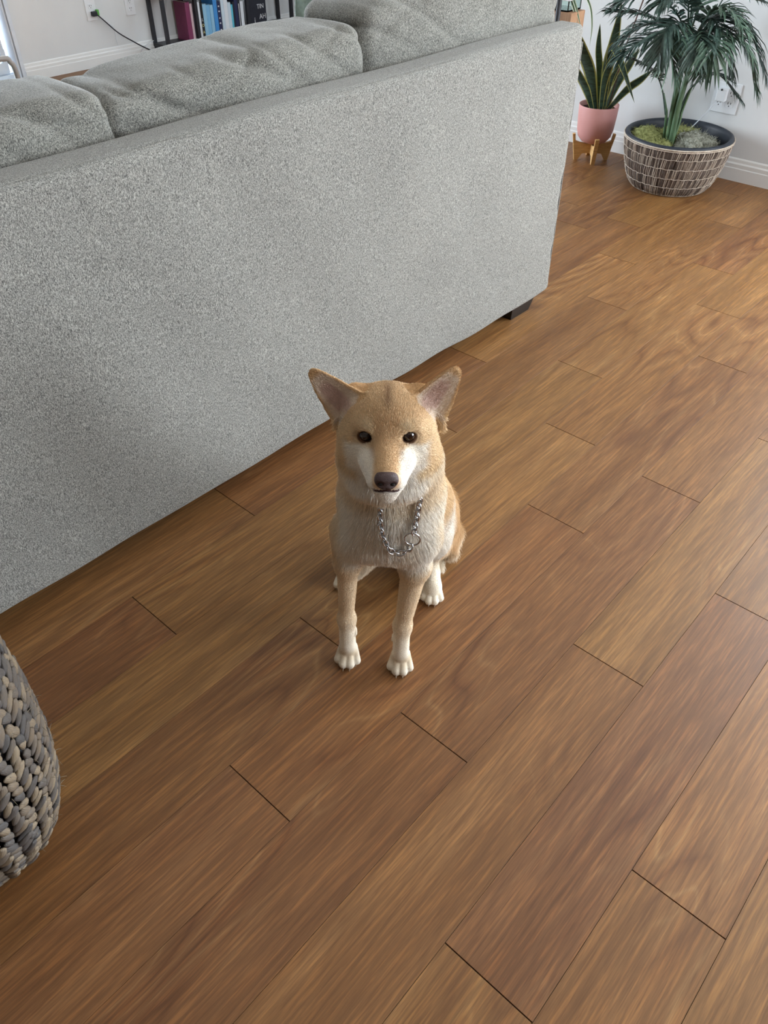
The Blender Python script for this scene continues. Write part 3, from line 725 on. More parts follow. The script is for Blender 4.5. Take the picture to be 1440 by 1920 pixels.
SN = {
'a': ([(3.572,1.845,.21),(3.565,1.854,.384),(3.571,1.848,.487),(3.575,1.843,.637)], .052),
'b': ([(3.563,1.856,.21),(3.561,1.889,.379),(3.548,1.904,.463),(3.541,1.911,.556)], .030),
'c': ([(3.545,1.866,.21),(3.491,1.892,.369),(3.448,1.925,.465),(3.411,1.952,.556)], .052),
'd': ([(3.536,1.873,.21),(3.479,1.891,.307),(3.439,1.921,.374),(3.40,1.949,.438)], .034),
'e': ([(3.548,1.842,.21),(3.518,1.832,.353),(3.523,1.811,.438),(3.548,1.784,.509)], .034),
'f': ([(3.585,1.842,.21),(3.624,1.818,.336),(3.657,1.797,.398),(3.679,1.772,.461)], .040),
'g': ([(3.566,1.835,.21),(3.523,1.827,.415),(3.499,1.808,.487),(3.494,1.754,.43),(3.516,1.669,.287)], .036),
'h': ([(3.588,1.835,.21),(3.635,1.776,.302),(3.651,1.729,.346),(3.674,1.687,.39)], .036),
'i': ([(3.585,1.868,.21),(3.613,1.861,.31),(3.63,1.841,.364),(3.632,1.84,.438)], .036),
'j': ([(3.56,1.84,.21),(3.555,1.83,.30),(3.56,1.82,.36),(3.575,1.80,.41)], .026)}
for k, (p, w) in SN.items(): blade(p, w, snake, M['snake'])
g = MB(); g.tube([Vector(p)-Vector((SX, SY, .075)) for p in ((3.592,1.832,.20), (3.635,1.821,.461), (3.69,1.804,.635), (3.705,1.803,.691))], .003, 6); g.build('support_stake', simple_noise('brown_stake', (86,62,56), (110,82,72), 30, .7), snake)
stand = empty('plant_stand', (SX, SY, 0)); tag(stand, 'light wooden cross-shaped stand under the pink pot', 'plant stand')
M['oak_light'] = simple_noise('light_oak', (196,154,98), (224,186,128), 26, .55, .35, (1, 1, 9)); M['oak_light_x'] = M['oak_light']
for k, a in enumerate((.68, .68+PI/2)):
    g = MB(); ux, uy = math.cos(a), math.sin(a); t = .009
    # cross board: notched plank with flared feet and upright horns beside the pot
    for s in (-1, 1):
        prof2 = [(.0, .032+.010*k*0), (.045, .030), (.064, .0), (.078, .0), (.100, .115), (.088, .117), (.083, .085), (.060, .078), (.03, .073), (.0, .073)]
        V = []
        for w in (-t, t):
            for d, z in prof2: V.append((s*d*ux-w*uy, s*d*uy+w*ux, z))
        n = len(prof2); mid = [(i, (i+1) % n, (i+1) % n+n, i+n) for i in range(n)]
        g.add(V, mid+[tuple(range(n)), tuple(range(2*n-1, n-1, -1))])
    g.build('cross_board', M['oak_light'], stand, smooth=False)

# ------------------------------------------------------------------ wooden side table, glass tank and spider plant behind the sofa's right end
M['table_wood'] = simple_noise('walnut', (138,104,78), (166,130,100), 18, .55, .35, (1, 8, 1)); M['table_dark'] = simple_noise('walnut_dark', (96,80,70), (116,98,88), 18, .6, .3)
TX, TY = 2.86, 1.84
tb = empty('side_table', (TX, TY, 0)); tag(tb, 'narrow brown wooden plant table behind the right end of the sofa', 'side table')
g = MB(); g.box((-.008, 0, .680), (.095, .42, .065), bev=.003); g.build('table_box', M['table_wood'], tb, smooth=False)
for x in (-.03, .03):
    for y in (-.17, .17):
        g = MB(); g.box((x-.008, y, .324), (.022, .022, .646)); g.build('leg', M['table_wood'], tb, smooth=False)
M['tank_glass'] = mat('clear_glass', (235,248,245), .03, trans=1.0, spec=.6)
tk = empty('glass_tank', (TX-.005, TY-.09, .7135)); tag(tk, 'small clear glass tank with bright edges on the side table', 'vase')
w, d, h, t = .085, .20, .035, .004
for c, s in (((0, 0, t/2), (w, d, t)), ((-w/2+t/2, 0, h/2), (t, d, h)), ((w/2-t/2, 0, h/2), (t, d, h)), ((0, -d/2+t/2, h/2), (w-2*t, t, h)), ((0, d/2-t/2, h/2), (w-2*t, t, h))):
    g = MB(); g.box(c, s); g.build('pane', M['tank_glass'], tk, smooth=False)
g = MB(); e = [(-w/2, -d/2, h), (w/2, -d/2, h), (w/2, d/2, h), (-w/2, d/2, h), (-w/2, -d/2, h)]; g.tube(e, .003, 6); g.build('rim', M['plastic'], tk)
M['spider'] = mat('spider_leaf', rough=.45); _t2 = NT(M['spider']); _e = _t2.ramp(_t2.n('ShaderNodeAttribute', attribute_name='across').outputs['Fac'], [(.55, 0.), (.7, 1.)]); _t2.l(_t2.mix(_e, (66,92,66), (206,214,190)), _t2.b.inputs['Base Color'])
sp = empty('spider_plant', (TX-.005, TY-.09, .7185)); tag(sp, 'spider plant with arching white-edged leaves in the glass tank', 'potted plant')
O2 = Vector((TX-.005, TY-.09, .7185))
for p, w_ in (([(2.855,1.75,.735),(2.85,1.70,.785),(2.835,1.655,.745),(2.853,1.625,.667)], .012), ([(2.855,1.76,.735),(2.85,1.70,.79),(2.84,1.645,.74),(2.862,1.615,.66)], .011),
              ([(2.86,1.76,.735),(2.89,1.68,.78),(2.900,1.622,.735),(2.915,1.605,.67),(2.915,1.60,.60)], .008), ([(2.85,1.77,.735),(2.82,1.74,.81),(2.79,1.71,.80),(2.75,1.69,.75)], .012),
              ([(2.86,1.79,.735),(2.87,1.80,.82),(2.88,1.83,.87),(2.90,1.86,.87)], .012), ([(2.86,1.76,.735),(2.86,1.70,.82),(2.87,1.65,.85),(2.88,1.60,.84)], .011), ([(2.85,1.78,.735),(2.82,1.76,.86),(2.79,1.74,.91),(2.76,1.72,.89)], .012)):
    blade(p, w_, sp, M['spider'], org=O2, cup=.3, thick=.001)
g = MB(); g.lathe([(.0, .0), (.035, .0), (.04, .03), (.0, .032)], 20); g.build('soil', M['soil'], sp)
st = MB(); st.tube([(2.770, 1.663, .0), (2.770, 1.663, .95)], .009, 10); st.lathe([(0, .0), (.05, .0), (.05, .008), (.012, .016), (.0, .018)], 28, c=(2.770, 1.663)); o = st.build('stand_pole', M['black_metal']); tag(o, 'dark upright pole just behind the sofa beside the side table', 'pole')

# ------------------------------------------------------------------ braided basket, lower left
KX, KY, KR, KH, KP, KB = .015, .865, .143, .545, 2.453, .87
bas = empty('braided_basket', (KX, KY, 0)); tag(bas, 'round grey-tan braided seagrass basket cut by the left edge of the photo', 'basket')
M['straw'] = simple_noise('grey_seagrass', (92,90,86), (164,150,124), 55, .8, .2, (1, 1, .4), bumps=.4)
def straw_mat():
    m = mat('braid_strand', rough=.75, spec=.25); t = NT(m); oc = t.n('ShaderNodeTexCoord').outputs['Object']; rnd = t.n('ShaderNodeObjectInfo').outputs['Random']
    f = t.noise(t.vmul(oc, (900, 300, 60)), 1., 3., .6); g2 = t.noise(t.vmul(oc, (70, 70, 70)), 1., 2., .5)
    c = t.ramp(rnd, [(0, (92,90,88)), (.3, (116,108,98)), (.6, (142,127,106)), (1, (168,152,126))])
    c = t.mix(t.math('MULTIPLY', t.ramp(f, [(.35, 1.), (.62, 0.)]), .45), c, (86,86,92)); c = t.mix(t.math('MULTIPLY', t.ramp(g2, [(.45, 0.), (.7, 1.)]), .35), c, (104,106,114))
    t.l(c, t.b.inputs['Base Color']); t.bump(f, .6, .002); return m
M['strand'] = straw_mat(); M['basket_core'] = simple_noise('dark_braid_core', (46,48,54), (72,72,74), 60, .9, .1)
def kr(z):
    u = (2*z/KH-1)*KB; return KR*(1-abs(u)**KP)**(1/KP)
g = MB(); zs = np.linspace(0, KH, 40); g.lathe([(.0, .001)]+[(kr(z)-.010, max(.001, z)) for z in zs]+[(kr(KH)-.022, KH-.004)]+[(kr(z)-.024, z) for z in zs[::-1][:-2]]+[(.0, .03)], 64); g.build('woven_core', M['basket_core'], bas)
# one plump strand mesh, shared
def strand_mesh(L=.030, W=.013, T=.0085, bend=.003):
    mb = MB(); n = 8; st_ = [0, .18, .42, .68, .88, 1]
    for i, t in enumerate(st_):
        w = W/2*math.sin(PI*(.10+.80*t))**.75; th = T/2*math.sin(PI*(.10+.80*t))**.75
        for k in range(n):
            a = 2*PI*k/n; mb.v.append((math.cos(a)*w+bend*math.sin(PI*t)*1.0, math.sin(a)*th, (t-.5)*L))
    for i in range(len(st_)-1):
        for k in range(n): a = i*n+k; b = i*n+(k+1) % n; mb.f.append((a, b, b+n, a+n))
    mb.f.append(tuple(range(n))[::-1]); mb.f.append(tuple((len(st_)-1)*n+k for k in range(n)))
    return mb
smb = [strand_mesh(.031, .0155, .0085), strand_mesh(.034, .017, .009, -.002), strand_mesh(.028, .0145, .010, .001)]
sme = [m_.mesh('strand') for m_ in smb]
for m_ in sme: m_.materials.append(M['strand'])
cand = []; NC = 22; rg = random.Random(11)
for c in range(NC):
    for row in range(32):
        z = .010+row*.0165
        if z > KH-.008: break
        for s in (-1, 1):
            R = kr(z); a = 2*PI*(c+.5)/NC+s*.0093/ R*(R/KR)**.5 + rg.gauss(0, .01)
            tz = (kr(min(KH, z+.01))-kr(max(0, z-.01)))/.02
            zz = z+(.008 if s > 0 else 0)+rg.gauss(0, .0012)
            pos = Vector((R*math.cos(a), R*math.sin(a), zz)); N = Vector((math.cos(a), math.sin(a), -tz)).normalized()
            up = Vector((0, 0, 1)); up = (up-N*up.dot(N)).normalized(); sd = up.cross(N).normalized()
            ang = s*(.50+rg.gauss(0, .10)); upr = up*math.cos(ang)+sd*math.sin(ang)*-1
            xr = upr.cross(N) ; yr = N
            # sink one end under its neighbour
            Mx = Matrix((xr, yr, upr)).transposed(); tilt = Matrix.Rotation(rg.gauss(-.20, .06), 3, 'X'); Mx = Mx @ tilt
            W_ = Vector((KX, KY, 0))+pos; q = project(W_); facing = (Vector((0, 0, CAM_H))-W_).normalized().dot(N)
            vis = q is not None and q[0] > -25 and facing > -.3
            cand.append((vis, -(W_-Vector((0, 0, CAM_H))).length, Mx, pos-N*.001, rg.randrange(3), rg.uniform(.9, 1.15)))
vis = sorted([c for c in cand if c[0]], key=lambda c: -c[1])
rest2 = [c for c in cand if not c[0]]+vis[295:]
for _, _, Mx, pos, v, sc in vis[:295]:
    o = obj('strand', sme[v], None, bas); o.matrix_local = Matrix.Translation(pos) @ Mx.to_4x4() @ Matrix.Scale(sc, 4)
g = MB()
for _, _, Mx, pos, v, sc in rest2: g.add([tuple(pos+Mx @ (Vector(p)*sc)) for p in smb[v].v], smb[v].f)
o = g.build('braid_rest', M['strand'], bas); o['kind'] = 'stuff'
g = MB()   # loose fibres at the rim of the bulge
for _ in range(70):
    z = rg.uniform(.05, .35); a = rg.uniform(-1.4, .5); R = kr(z)+.004; p = Vector((R*math.cos(a), R*math.sin(a), z)); d = Vector((math.cos(a), math.sin(a), 0))
    d2 = (d*.6+Vector((rg.gauss(0, .6), rg.gauss(0, .6), rg.gauss(0, .6)))).normalized(); g.tube([p, p+d2*.006, p+d2*.011+Vector((0, 0, -.002))], [.0005, .0004, .0002], 3, cap=False)
o = g.build('loose_fibre', M['straw'], bas); o['kind'] = 'stuff'

# ------------------------------------------------------------------ dog (one continuous skin grown from a distance field)
import openvdb
DOG_LOC = (.69, .645, 0); DOG_RZ = math.atan2(-.6, -.8)
VX = .0022; G0 = np.array([-.46, -.16, -.006]); G1 = np.array([.20, .24, .70])
GN = np.ceil((G1-G0)/VX).astype(int)
FIELD = np.full(GN, .2, dtype=np.float32)
ax = [(G0[i]+VX*np.arange(GN[i])).astype(np.float32) for i in range(3)]
def region(lo, hi, pad):
    s = []
    for i in range(3):
        a = int(max(0, math.floor((lo[i]-pad-G0[i])/VX))); b = int(min(GN[i], math.ceil((hi[i]+pad-G0[i])/VX)+1)); s.append(slice(a, max(a+1, b)))
    return tuple(s)
def coords(s): return np.meshgrid(ax[0][s[0]], ax[1][s[1]], ax[2][s[2]], indexing='ij', sparse=False)
def blend(s, d, k, op='add'):
    F0 = FIELD[s]
    if op == 'add':
        h = np.clip(.5+.5*(F0-d)/k, 0, 1); FIELD[s] = F0*(1-h)+d*h-k*h*(1-h)
    else:
        h = np.clip(.5-.5*(F0+d)/k, 0, 1); FIELD[s] = F0*(1-h)+(-d)*h+k*h*(1-h)
def ell(c, r, k=.02, R=None, op='add'):
    c = np.array(c, float); r = np.array(r, float); m = r.max(); s = region(c-m, c+m, k*1.6+.012); X, Y, Z = coords(s)
    q = [X-c[0], Y-c[1], Z-c[2]]
    if R is not None: q = [q[0]*R[0][i]+q[1]*R[1][i]+q[2]*R[2][i] for i in range(3)]
    k0 = np.sqrt(sum((q[i]/r[i])**2 for i in range(3))); k1 = np.sqrt(sum((q[i]/r[i]**2)**2 for i in range(3)))
    blend(s, k0*(k0-1)/np.maximum(k1, 1e-6), k, op)
def cap(a, b, ra, rb, k=.02, op='add'):
    a = np.array(a, float); b = np.array(b, float); m = max(ra, rb)
    s = region(np.minimum(a, b)-m, np.maximum(a, b)+m, k*1.6+.012); X, Y, Z = coords(s); ab = b-a; L2 = (ab**2).sum()
    h = np.clip(((X-a[0])*ab[0]+(Y-a[1])*ab[1]+(Z-a[2])*ab[2])/L2, 0, 1)
    d = np.sqrt((X-a[0]-h*ab[0])**2+(Y-a[1]-h*ab[1])**2+(Z-a[2]-h*ab[2])**2)-(ra+(rb-ra)*h); blend(s, d, k, op)
# --- torso
CL = .030                                   # centre line offset to the dog's left
cap((-.075, CL+.004, .375), (-.17, CL+.024, .255), .072, .076, .03)
cap((-.17, CL+.026, .255), (-.275, CL+.045, .125), .073, .070, .03)
ell((-.31, CL+.048, .100), (.078, .070, .090), .03)
ell((-.030, CL-.002, .345), (.068, .080, .088), .03)          # fore-chest
ell((-.020, CL, .395), (.050, .070, .075), .03)
ell((-.012, CL-.044, .318), (.038, .040, .050), .02)          # shoulders
ell((-.012, CL+.042, .322), (.040, .042, .052), .02)
cap((-.050, CL, .40), (-.022, CL, .50), .080, .066, .03)       # neck
ell((-.015, CL, .475), (.052, .074, .052), .03)                # ruff
ell((.016, CL-.004, .474), (.050, .064, .034), .008)                # throat ruff, a ledge over the chest
# --- head frame
TH, PS = math.radians(12), math.radians(4)
HC = np.array([.0, .0265, .571])
HF = np.array([math.cos(TH)*math.cos(PS), math.cos(TH)*math.sin(PS), math.sin(TH)]); HL = np.array([-math.sin(PS), math.cos(PS), 0]); HU = np.cross(HF, HL)
HR = np.stack([HF, HL, HU], 1)               # columns
def h(f, l, u): return HC+HF*f+HL*l+HU*u
def to_head(P): return (P-HC) @ HR
ell(h(-.005, 0, -.002), (.067, .0655, .051), .02, HR)
ell(h(.028, 0, .006), (.044, .050, .038), .015, HR)
for s in (-1, 1):
    ell(h(.008, s*.034, -.030), (.050, .036, .042), .018, HR)   # cheek
    ell(h(-.018, s*.035, -.058), (.045, .037, .046), .02, HR)   # ruff
    ell(h(.045, s*.027, .012), (.017, .018, .009), .012, HR)    # brow
    ell(h(.094, s*.0125, -.053), (.024, .0155, .0130), .008, HR) # lips
    ell(h(.064, s*.019, -.040), (.030, .020, .020), .014, HR)
ell(h(.0, 0, -.062), (.055, .055, .045), .025, HR)
cap(h(.045, 0, -.022), h(.112, 0, -.038), .031, .0190, .014)
cap(h(.03, 0, -.060), h(.1035, 0, -.0665), .030, .0165, .010)     # lower jaw
# --- ears
def ear(base, tip, w0, facing, side):
    base = np.array(base); tip = np.array(tip); a = tip-base; L = np.linalg.norm(a); a = a/L
    n = np.array(facing)-a*np.dot(facing, a); n /= np.linalg.norm(n); w = np.cross(n, a)
    lo = np.minimum(base, tip)-w0; hi = np.maximum(base, tip)+w0; s = region(lo, hi, .01); X, Y, Z = coords(s)
    P = np.stack([X-base[0], Y-base[1], Z-base[2]], -1); t = (P @ a)/L; ww = P @ w; nn = P @ n
    tc = np.clip(t, -.35, 1); wh = w0*np.clip(1-tc, 0, 1.35)**.72+.0060
    nn = nn-(.42*(np.abs(ww)/wh)**2)*wh*.62+.010*np.sin(np.clip(tc, 0, 1)*PI)*0
    th = .0048*(1-.30*np.clip(t, 0, 1))
    e = (np.sqrt((ww/wh)**2+(nn/th)**2)-1)*th; over = np.maximum(t-1, 0)*L+np.maximum(-.35-t, 0)*L
    blend(s, (np.sqrt(np.maximum(e, 0)**2+over**2)+np.minimum(e, 0)).astype(np.float32), .004)
    return base, a, w, n, L, w0
EARS = [ear(h(-.008, -.056, .017), h(.0, -.108, .071), .0305, HF*.93-HL*.30, -1), ear(h(-.008, .057, .018), h(.0, .098, .076), .0305, HF*.93+HL*.30, 1)]
for s in (-1, 1): ell(h(-.020, s*.048, .018), (.026, .022, .026), .014, HR)
# --- front legs
for s, el, fo in ((-1, (-.022, -.046, .235), (.002, -.049)), (1, (-.020, .074, .240), (.010, .054))):
    fx, fy = fo
    cap((-.030, el[1]-s*.012, .31), el, .036, .026+.002*s, .02)
    cap(el, (fx-.012, fy+s*.002, .105), .0215+.002*s, .0138+.0006*s, .012)
    ell((fx-.012, fy+s*.002, .098), (.0155, .0156, .022), .012)
    cap((fx-.012, fy+s*.001, .100), (fx+.002, fy, .040), .0145, .0158, .010)
    ell((fx-.002, fy, .022), (.020, .0190, .0175), .010)
    cap((fx-.008, fy-s*.0140, .076), (fx-.003, fy-s*.0158, .068), .0036, .0030, .004)   # dew claw pad
    for dl, ds in ((-.0172, .015), (-.0064, .026), (.0064, .026), (.0172, .015)):
        cap((fx-.010+ds*.3, fy+dl*.66, .030), (fx+ds, fy+dl, .0095), .0062, .0090, .0008)
# --- hind legs: thigh, folded shank, flat foot
for s, hip, knee, foot in ((1, (-.275, .080, .125), (-.175, .094, .165), (-.175, .108)), (-1, (-.275, .036, .125), (-.190, .012, .160), (-.195, -.078))):
    cap(hip, knee, .062, .038, .025)
    cap(knee, (-.270, foot[1], .050), .036, .020, .02)
    if s < 0: cap((-.172, -.066, .050), (-.165, -.018, .150), .022, .034, .02)
    cap((-.285, foot[1]-s*.004, .030), (foot[0], foot[1], .026), .0170, .0160, .015)
    ell((foot[0]-.002, foot[1], .019), (.024, .0190, .0155), .010)
    for dl, ds in ((-.0165, .017), (-.0060, .027), (.0060, .027), (.0165, .017)):
        cap((foot[0]-.014+ds*.3, foot[1]+dl*.66, .025), (foot[0]+ds, foot[1]+dl, .0092), .0058, .0086, .0008)
# --- tail lying round the left haunch
cap((-.36, .04, .055), (-.365, .095, .045), .030, .030, .02); cap((-.365, .095, .045), (-.315, .132, .048), .028, .024, .02); cap((-.315, .132, .048), (-.268, .142, .045), .023, .012, .02)
# --- eye sockets, mouth, nostril seat
for s in (-1, 1):
    ell(h(.064, s*.0300, -.003), (.0110, .0108, .0094), .003, HR, 'sub')
for a, b in ((h(.1235, 0, -.0545), h(.1150, .018, -.0575)), (h(.1235, 0, -.0545), h(.1150, -.018, -.0575)), (h(.1150, .018, -.0575), h(.080, .030, -.056)), (h(.1150, -.018, -.0575), h(.080, -.030, -.056))):
    cap(a, b, .0024, .0020, .0015, 'sub')
grid = openvdb.FloatGrid(.2); grid.copyFromArray(FIELD, tolerance=0.0); grid.transform = openvdb.createLinearTransform(voxelSize=VX)
pts, quads = grid.convertToQuads(0.0)
pts = np.asarray(pts)+G0
Zb = .0006
pts[:, 2] = np.maximum(pts[:, 2], Zb)
# --- coat colours as real markings
def C3(r, g, b): return np.array(lin((r, g, b)))
def ss(x, a, b):
    t = np.clip((x-a)/(b-a), 0, 1); return t*t*(3-2*t)
def nz3(P, sc, seed): 
    q = P*sc+seed
    return (np.sin(q[:, 0]+1.7*np.sin(q[:, 1]*.9+q[:, 2]*.4))+np.sin(q[:, 1]*1.3+1.3*np.sin(q[:, 2]*1.1))+np.sin(q[:, 2]*.8+1.1*np.sin(q[:, 0]*1.7)))/3
TAN, TAN2, CREAM, WHITE, BROWN = C3(228,200,160), C3(216,180,136), C3(248,238,220), C3(244,238,228), C3(150,118,88)
def coat(P):
    H_ = to_head(P); f, l, u = H_[:, 0], H_[:, 1], H_[:, 2]; al = np.abs(l); s_, lt, z = P[:, 0], P[:, 1]-CL, P[:, 2]
    n1 = nz3(P, 60, 1.); n2 = nz3(P, 160, 4.)
    col = np.tile(TAN, (len(P), 1))
    def put(c, w): 
        nonlocal col; w = np.clip(w, 0, 1)[:, None]; col = col*(1-w)+c*w
    # body
    put(TAN2, ss(-s_, .10, .22)*.7)
    chest = ss(s_, -.085, -.03)*ss(z, .20, .25)*(1-ss(z, .48, .52))
    put(CREAM, chest*(1-ss(np.abs(lt)+.010*n1, .070, .100)))
    put(WHITE, chest*.9*(1-ss(np.abs(lt)+.010*n1, .060, .095))*ss(.43+.01*n1-z, 0, .03))
    put(TAN, chest*ss(z, .395, .43)*(1-ss(z, .47, .50))*ss(np.abs(lt)+.01*n1, .0, .05)*.5)
    put(TAN, chest*.25*np.exp(-((np.abs(lt)-.035)/.018)**2)*(1-ss(z, .33, .38)))
    leg = (1-ss(z, .235, .265))*ss(s_, -.075, -.05)
    put(CREAM*.6+TAN*.4, leg); put(TAN, leg*ss(z+.010*n1, .05, .14)*.55); put(CREAM, leg*(1-ss(z+.008*n1, .045, .12))); put(CREAM*.86, leg*(1-ss(z, .02, .055))); put(C3(212,184,144), leg*.55*np.exp(-((z-.027)/.009)**2)*ss(s_, .0, .012))
    hind = (1-ss(s_, -.13, -.08))*(1-ss(z, .13, .22))
    put(CREAM, hind*ss(s_, -.26, -.19)*.9); put(CREAM, hind*(1-ss(z, .03, .06)))
    put(WHITE, .9*ss(s_, -.27, -.20)*(1-ss(s_, -.12, -.08))*ss(z, .06, .10)*(1-ss(z+.01*n1, .24, .29))*ss(lt, .03, .06)*(1-ss(lt+.004*n1, .108, .124)))
    # head
    hd = ss(z, .495, .515)*ss(s_, -.09, -.06)+ss(f, .03, .05)*ss(z, .46, .48); hd = np.clip(hd, 0, 1)
    put(TAN, hd)
    put(C3(214,182,142), hd*ss(u+.006*n1, .0, .022))
    put(BROWN, hd*.75*np.exp(-(l/.0042)**2)*ss(u, .018, .030)*ss(f, -.02, .02))
    put(BROWN, hd*.35*np.exp(-(l/.011)**2)*ss(u, .005, .045))
    put(C3(240,220,186), hd*.85*np.exp(-(((al-.026)/.011)**2+((u-.014)/.008)**2))*ss(f, .02, .04))       # brow spots
    bridge = ss(f, .045, .065)*(1-ss(al+.002*n2, .013, .021))*ss(u+.30*(f-.06), -.040, -.030)
    cheek = ss(f+.006*n1, -.004, .016)*ss(al, .012, .022)*(1-ss(u+.003*n2+.10*al, -.016, -.006))*(1-ss(al+.004*n1, .050, .064))*ss(u, -.075, -.06)
    put(CREAM*.4+WHITE*.6, hd*cheek)
    muz = ss(f, .062, .075)*(1-ss(u+.28*(f-.06), -.030, -.020)); put(WHITE, muz*hd)
    put(C3(212,178,138), hd*bridge*.95)
    put(C3(150,112,80), hd*.6*np.exp(-((al-.020)/.005)**2)*np.exp(-((u+.012)/.010)**2)*ss(f, .045, .055))    # tear line at inner eye
    put(WHITE, ss(f, -.01, .02)*(1-ss(u, -.060, -.045))*(1-ss(al+.006*n1, .046, .066))*ss(z+.004*n1, .462, .480))
    put(C3(228,202,160), hd*np.clip(ss(-u, .055, .075)*ss(al, .035, .05), 0, 1))
    for sgn in (-1, 1):
        e = h(.0545, sgn*.0300, -.0045); d = np.linalg.norm((P-e) @ HR*np.array([1, 1, 1.15]), axis=1)
        put(C3(44,30,24), 1-ss(d, .0118, .0142)); put(C3(120,84,60), (1-ss(d, .013, .019))*.45)
    ml = np.minimum(seg(P, h(.1235, 0, -.0545), h(.1150, .018, -.0575)), seg(P, h(.1235, 0, -.0545), h(.1150, -.018, -.0575)))
    ml2 = np.minimum(seg(P, h(.1150, .018, -.0575), h(.080, .030, -.056)), seg(P, h(.1150, -.018, -.0575), h(.080, -.030, -.056)))
    put(C3(70,46,44), 1-ss(ml, .0030, .0048)); put(C3(150,120,104), (1-ss(ml2, .0012, .0026))*.6)
    for (b, a, w, n, L, w0) in EARS:
        q = P-b; t = (q @ a)/L; ww = q @ w; nn = q @ n; wh = w0*np.clip(1-t, 0, 1.3)**.72+.0060
        ins = (t > -.1)*(t < 1.05)*(np.abs(ww) < wh*1.15)*(np.abs(nn) < .028)
        dep = nn-.26*(np.abs(ww)/wh)**2*wh
        put(TAN2, ins*ss(z, .58, .60)*.9)
        fr = ins*ss(dep, -.001, .0015)
        put(C3(226,208,188), fr*(1-ss(np.abs(ww)/wh, .72, .90))*(1-ss(t, .80, .93)))
        put(C3(196,162,152), fr*(1-ss(np.abs(ww-.003)/wh, .30, .62))*(1-ss(t, .55, .78))*ss(t, -.02, .12)*.75)
    return np.clip(col, 0, 1)
def seg(P, a, b):
    ab = b-a; t = np.clip(((P-a) @ ab)/(ab @ ab), 0, 1); return np.linalg.norm(P-a-t[:, None]*ab, axis=1)
dog = empty('dog', DOG_LOC, DOG_RZ)
tag(dog, 'tan and cream short-haired dog sitting on the wood floor, looking up', 'dog')
me = bpy.data.meshes.new('body'); nv, nf = len(pts), len(quads); Q = np.asarray(quads)
me.vertices.add(nv); me.vertices.foreach_set('co', pts.astype(np.float32).ravel()); me.loops.add(nf*4); me.loops.foreach_set('vertex_index', Q[:, ::-1].astype(np.int32).ravel())
me.polygons.add(nf); me.polygons.foreach_set('loop_start', np.arange(0, nf*4, 4, dtype=np.int32)); me.update(calc_edges=True)
me.polygons.foreach_set('use_smooth', np.ones(nf, bool))
at = me.attributes.new('tint', 'FLOAT_COLOR', 'POINT'); at.data.foreach_set('color', np.concatenate([coat(pts)*.92, np.ones((nv, 1))], 1).astype(np.float32).ravel())
# drop loose blobs, if any, and make sure normals point outwards
M['skin'] = attr_mat('short_coat', .85, .15)
body = obj('body', me, M['skin'], dog)
A_ = pts[Q[:, 0]]; B_ = pts[Q[:, 1]]; C_ = pts[Q[:, 2]]; D_ = pts[Q[:, 3]]
FN = np.cross(C_-A_, D_-B_); FA = np.linalg.norm(FN, axis=1); FN /= np.maximum(FA, 1e-12)[:, None]; FA *= .5; FC = (A_+B_+C_+D_)/4
def fgrad(P):
    g = np.clip(((P-G0)/VX).round().astype(int), 2, GN-3); i, j, k = g.T
    v = np.stack([FIELD[i+2, j, k]-FIELD[i-2, j, k], FIELD[i, j+2, k]-FIELD[i, j-2, k], FIELD[i, j, k+2]-FIELD[i, j, k-2]], 1); return v/np.maximum(np.linalg.norm(v, axis=1), 1e-9)[:, None]
NF_ = fgrad(FC)
if (FN*NF_).sum(1).mean() < 0: FN = -FN
else: pass
if np.mean((np.array([p.normal for p in list(me.polygons)[:400]])*NF_[:400]).sum(1)) < 0: me.flip_normals()
